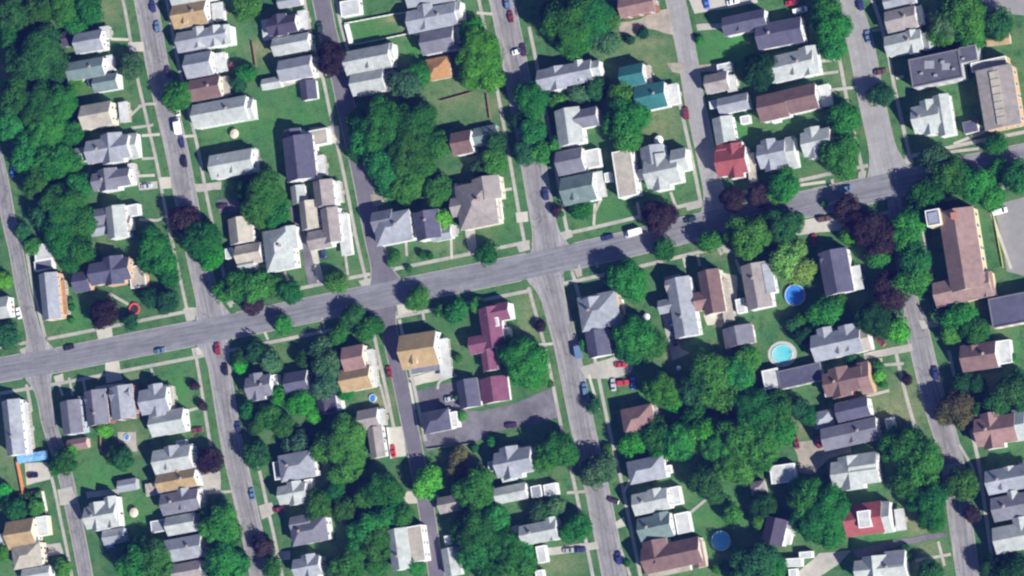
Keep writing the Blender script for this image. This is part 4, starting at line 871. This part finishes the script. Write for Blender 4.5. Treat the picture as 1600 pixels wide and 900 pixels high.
CL = [(239,10,101,'navy','suv'),(246,42,101,'slate-blue','suv'),(278,197,101,'white','truck'),(277,172,101,'white','sedan'),(284,222,100,'navy','sedan'),(288,252,100,'black','suv'),(262,112,101,'dark purple','sedan'),
 (500,43,98,'dark green','suv'),(793,5,100,'slate-blue','suv'),(798,26,100,'maroon','sedan'),(809,80,15,'white','sedan'),(818,78,100,'dark purple','suv'),(1072,177,98,'maroon','suv'),(1345,6,100,'navy','suv'),(1356,57,100,'slate-blue','sedan'),(1376,112,10,'brown','sedan'),
 (853,303,98,'navy','suv'),(949,371,193,'navy','sedan'),(990,364,193,'white','truck'),(1078,343,193,'dark green','sedan'),(107,543,191,'black','sedan'),(250,548,12,'slate-blue','sedan'),(1321,295,193,'slate-blue','sedan'),(1288,342,8,'brown','suv'),
 (340,545,98,'dark red','suv'),(352,577,98,'black','suv'),(308,672,10,'maroon','sedan'),(372,668,100,'navy','sedan'),(394,772,102,'slate-blue','sedan'),(398,846,102,'black','suv'),(29,489,105,'white','sedan'),(608,581,102,'dark red','sedan'),
 (704,623,8,'silver','sedan'),(799,665,5,'dark purple','sedan'),(904,547,100,'slate-blue','truck'),(914,608,100,'slate-blue','suv'),(958,782,160,'dark purple','sedan'),(889,860,5,'grey','sedan'),(906,859,5,'navy','sedan'),(967,872,100,'navy','suv'),
 (970,570,3,'red','sedan'),(958,601,95,'silver','sedan'),(973,598,5,'red','suv'),(989,599,95,'bright blue','sedan'),(1050,510,100,'bright blue','sedan'),(1054,530,100,'black','sedan'),(614,705,98,'red','sedan'),(436,796,8,'dark red','sedan'),
 (1462,583,99,'navy','suv'),(1272,375,95,'dark red','sedan'),(1375,533,140,'dark red','sedan'),(1244,691,105,'maroon','sedan'),(1279,690,105,'maroon','suv'),(1237,4,5,'red','sedan'),(1104,4,100,'bright blue','sedan'),(1145,3,10,'white','sedan'),
 (1562,330,12,'white','van'),(51,743,5,'black','sedan'),(68,861,3,'dark purple','suv'),(505,395,90,'navy','sedan'),(229,291,5,'silver','sedan'),(20,268,95,'bright blue','sedan'),(348,322,5,'dark purple','sedan'),(1250,16,10,'white','van'),(602,118,0,'x','x')]
for c in CL:
    if c[4] != 'x': car(*c)
# ---------------- pools ----------------
def pool(label, x, y, r, h, water, deck=None, sq=1.0):
    p = P(x, y, h); root = empty('swimming_pool', (p.x, p.y, 0)); r *= .25; tag(root, label, 'pool'); THINGS.append((label, x, y, r*4))
    N = 40; mb = MB(); ring = []
    c = [(math.cos(k*2*math.pi/N), math.sin(k*2*math.pi/N)*sq) for k in range(N)]
    for R_, z in ((r, 0), (r, h), (r-.22, h), (r-.22, h-.25)): mb.v += [(R_*a, R_*b, z) for a, b in c]
    for j in range(3):
        for k in range(N): mb.f.append([j*N+k, j*N+(k+1)%N, (j+1)*N+(k+1)%N, (j+1)*N+k]); mb.m.append(0)
    mb.build('pool_wall', mat('pool_wall_white', (.40,.45,.50), .5), root)
    mb = MB(); mb.v = [((r-.22)*a, (r-.22)*b, h-.22) for a, b in c]; mb.f = [list(range(N))]; mb.m = [0]; mb.build('water', water, root)
    if deck:
        mb = MB(); dw = deck*.25
        for R_, z in ((r+.02, .1), (dw, .1), (dw, 0.02)): mb.v += [(R_*a, R_*b, z) for a, b in c]
        for j in range(2):
            for k in range(N): mb.f.append([j*N+k, (j+1)*N+k, (j+1)*N+(k+1)%N, j*N+(k+1)%N]); mb.m.append(0)
        mb.build('pool_deck', mat('deck_pale', (.36,.36,.33), .8), root)
    mb = MB(); 
    for s_ in (-.25,.25): mb.tube([(r-.1, s_, 0), (r-.1, s_, h+.7), (r-.6, s_, h+.7), (r-.6, s_, h-.3)], .04, 6)
    for q in range(3): mb.tube([(r+.0, -.25, .3*q+.2), (r+.0, .25, .3*q+.2)], .035, 6)
    mb.build('ladder', mat('ladder_metal', (.6,.6,.62), .3), root)
WB = mat('pool_cover_blue', (.03,.16,.48), .5, .06, .5); WT = mat('pool_water_teal', (.09,.42,.45), .3, .12, .35, (.24,.50,.48), spec=.6); WC = mat('pool_water_blue', (.05,.27,.46), .4, .1, .4, spec=.6)
pool('round pool with a deep-blue cover behind the yellow-green tree', 1242, 461, 15.5, 1.2, WB)
pool('turquoise oval pool in a pale deck', 1222, 553, 16, .35, WT, 22, .85)
pool('round sky-blue pool with a pale rim on the bottom lawn', 1126, 845, 14.5, 1.2, WC)
pool('small blue paddling pool on the row-house patio', 198, 683, 5, .5, WB)
pool('small blue pool beside the salmon-tan house', 582, 622, 6, .7, WB)
pool('tiny blue paddling pool in the walled western garden', 39, 797, 4, .5, WC)
# trampoline ring
p = P(210, 483, .9); root = empty('trampoline', (p.x, p.y, 0)); tag(root, 'round trampoline with a red rim and black mat', 'trampoline'); THINGS.append((root['label'], 210, 483, 10))
N = 32; mb = MB()
for R_, z in ((2.5,.95),(1.75,.95),(1.75,.85),(2.5,.85)): mb.v += [(R_*math.cos(k*2*math.pi/N), R_*math.sin(k*2*math.pi/N), z) for k in range(N)]
for j in range(4):
    for k in range(N): mb.f.append([j*N+k, j*N+(k+1)%N, ((j+1)%4)*N+(k+1)%N, ((j+1)%4)*N+k]); mb.m.append(0)
mb.build('pad', mat('pad_red', (.48,.07,.07), .6), root)
mb = MB(); mb.v = [(1.76*math.cos(k*2*math.pi/N), 1.76*math.sin(k*2*math.pi/N), .9) for k in range(N)]; mb.f = [list(range(N))]; mb.m = [0]; mb.build('mat', TYRE, root)
for k in range(4):
    a = k*math.pi/2+.4; mb = MB(); mb.tube([(2.3*math.cos(a), 2.3*math.sin(a), 0), (2.3*math.cos(a), 2.3*math.sin(a), .9)], .05, 6); mb.build('leg', RIM, root)
# fences
def fence(label, pts, h, m, th=.08, step=2.4):
    P0 = P(*pts[0]); root = empty('fence', (P0.x, P0.y, 0)); tag(root, label, 'fence'); THINGS.append((label, pts[0][0], pts[0][1], 8))
    W_ = [P(*q) - P0 for q in pts]
    for a, b in zip(W_, W_[1:]):
        d = b-a; L = d.length; u = d.normalized(); nn = Vector((-u.y, u.x, 0)); T = lambda x, y, z, a=a, u=u, nn=nn: tuple(a + u*x + nn*y + Vector((0,0,z)))
        mb = MB(); mb.box(0, L, -th/2, th/2, .1, h, 0, T); mb.build('panel', m, root)
        k = int(L/step)+1
        for j in range(k+1): mb = MB(); mb.box(L*j/k-.09, L*j/k+.09, -.11, .11, 0, h+.12, 0, T); mb.build('post', m, root)
FW_ = mat('fence_white', (.62,.62,.58), .7); FB = mat('fence_brown', (.20,.13,.08), .85); FG = mat('fence_chain', (.25,.26,.26), .6); FO = mat('fence_orange', (.52,.20,.08), .8)
fence('white fence on the north side of the walled lawn', [(541,37),(620,22),(640,20)], 1.6, FW_)
fence('white fence on the south side of the walled lawn', [(556,70),(640,53)], 1.5, FW_)
fence('thick white wall facing the central street', [(543,39),(551,70)], 1.7, FW_, 1.5)
fence('dark fence across the dry central lawn', [(690,158),(740,144)], 1.2, FB)
fence('dark fence down the east of the dry central lawn', [(762,148),(767,186)], 1.2, FB)
fence('orange fence beside the concrete pad', [(29,722),(39,773)], 1.8, FO, .5)
fence('long brown fence of the western walled garden', [(0,778),(66,766),(74,802)], 1.6, FB)
fence('pale fence along the west lawn below the pad', [(68,768),(74,798)], 1.2, FW_, .6)
fence('brown garden fence behind the top tan house', [(396,66),(402,104)], 1.5, FB)
fence('pale fence south of the long white roofed house', [(404,186),(310,202)], 1.1, FW_)
fence('yellowish fence west of the church lot', [(1552,330),(1568,418)], 1.0, mat('fence_yellow', (.45,.42,.12), .8))
fence('fence south of the tan gabled house', [(648,586),(704,572)], 1.1, FW_)
fence('white fence around the drive by the narrow street', [(606,668),(612,716)], 1.1, FW_)
fence('dark fence behind the southwest row houses', [(158,676),(160,704)], 1.5, FB)
fence('grey chain fence of the parking lot', [(670,702),(745,692)], 1.2, FG)
# blue tarpaulin canopy
def canopy(label, x, y, w_, d, H_, m, ang=8):
    bx = Box(x, y, w_, d, ang, H_); rp = Vector((bx.c.x, bx.c.y, 0)); root = empty('canopy', rp); tag(root, label, 'canopy'); T = bx.T(rp); THINGS.append((label, x, y, 12))
    mb = MB(); n = 8
    for i in range(n+1):
        for j in range(n+1):
            u, v = i/n*2-1, j/n*2-1; mb.v.append(T(bx.a*u, bx.b*v, H_ - .35*abs(v) + .12*math.sin(u*7+v*3)))
    for i in range(n):
        for j in range(n): q = i*(n+1)+j; mb.f.append([q, q+n+1, q+n+2, q+1]); mb.m.append(0)
    o = mb.build('cover', m, root); sm = o.modifiers.new('thick', 'SOLIDIFY'); sm.thickness = .04
    for sx in (-1,1):
        for sy in (-1,1): q = MB(); q.tube([T(sx*bx.a*.95, sy*bx.b*.95, 0), T(sx*bx.a*.95, sy*bx.b*.95, H_-.4)], .05, 6); q.build('pole', RIM, root)
canopy('wrinkled blue canopy over the west concrete pad', 50, 714, 48, 14, 2.6, mat('tarp_blue', (.12,.28,.50), .6, .25, .8, (.20,.34,.48)))
canopy('bright blue tarp behind the tan long house', 248, 767, 10, 12, 2.2, mat('tarp_bright', (.03,.26,.62), .5))
canopy('faded blue tarp beneath the small grey house', 171, 850, 10, 12, 2.2, mat('tarp_faded', (.12,.24,.50), .5))
canopy('square white canopy on the round pool deck', 235, 765, 16, 20, 2.4, roofmat('C'))
# small garden things: tables with parasols, sheds
def parasol(label, x, y, r, m):
    p = P(x, y, 2.2); root = empty('parasol', (p.x, p.y, 0)); tag(root, label, 'parasol'); N = 12; THINGS.append((label, x, y, 6))
    mb = MB(); mb.v = [(r*math.cos(k*2*math.pi/N), r*math.sin(k*2*math.pi/N), 2.0) for k in range(N)] + [(0,0,2.6)]; mb.f = [[k, (k+1)%N, N] for k in range(N)]; mb.m = [0]*N
    o = mb.build('shade', m, root); sm = o.modifiers.new('thick', 'SOLIDIFY'); sm.thickness = .03
    mb = MB(); mb.tube([(0,0,0),(0,0,2.6)], .04, 6); mb.build('pole', RIM, root); mb = MB(); mb.tube([(0,0,0),(0,0,.1)], .4, 10); mb.build('base', CONC, root)
parasol('cream parasol on the lawn east of the mint-white house', 209, 801, 1.9, mat('shade_cream', (.55,.45,.36)))
parasol('cream parasol on the lawn under the long white house', 366, 209, 1.9, mat('shade_cream', (.55,.45,.36)))
parasol('white parasol beside the slate-grey hip house', 1010, 495, 1.3, mat('shade_white', (.7,.72,.74)))
parasol('white parasol on the brown lawn by the teal houses', 1029, 219, 1.8, mat('shade_white', (.7,.72,.74)))
parasol('red parasol behind the blue-grey hip house', 361, 101, 1.0, mat('shade_red', (.5,.12,.10)))
parasol('white parasol in the central forest gap', 1060, 575, .9, mat('shade_white', (.7,.72,.74)))
# ---------------- labels that single out trees and cars ----------------
MK = [t for t in THINGS if len(t[0].split()) <= 11]
TYPE = {'sedan': 'car', 'suv': 'utility car', 'van': 'van', 'truck': 'box truck'}
for root, x, y, col_, kind, place in CARS:
    root['label'] = where(x, y, col_ + ' ' + TYPE[kind], MK); root['category'] = {'van': 'van', 'truck': 'truck'}.get(kind, 'car')
for root, x, y, r, k in sorted(TREES, key=lambda t: -t[3]):
    size = 'small' if r < 16 else ('large' if r > 29 else '')
    root['label'] = where(x, y, (size + ' ' + TONE[k] + ' tree').strip(), MK, 30); root['category'] = 'tree'; root['group'] = 'trees in the yards and along the streets'
for root, x, y in SHR:
    root['label'] = where(x, y, 'low rounded shrub', MK, 30); root['category'] = 'shrub'; root['group'] = 'shrubs in the yards'
# ---------------- air ----------------
mb = MB(); mb.box(-1200, 1200, -1200, 1200, -1, CZ + 60, 0)
hz = bpy.data.materials.new('air_haze'); hz.use_nodes = True; n = hz.node_tree.nodes; n.clear()
out = n.new('ShaderNodeOutputMaterial'); pv = n.new('ShaderNodeVolumePrincipled'); pv.inputs['Color'].default_value = (.12,.18,1,1); pv.inputs['Density'].default_value = 5e-5; pv.inputs['Anisotropy'].default_value = .2
hz.node_tree.links.new(pv.outputs[0], out.inputs['Volume'])
o = mb.build('haze', hz); tag(o, kind='stuff')
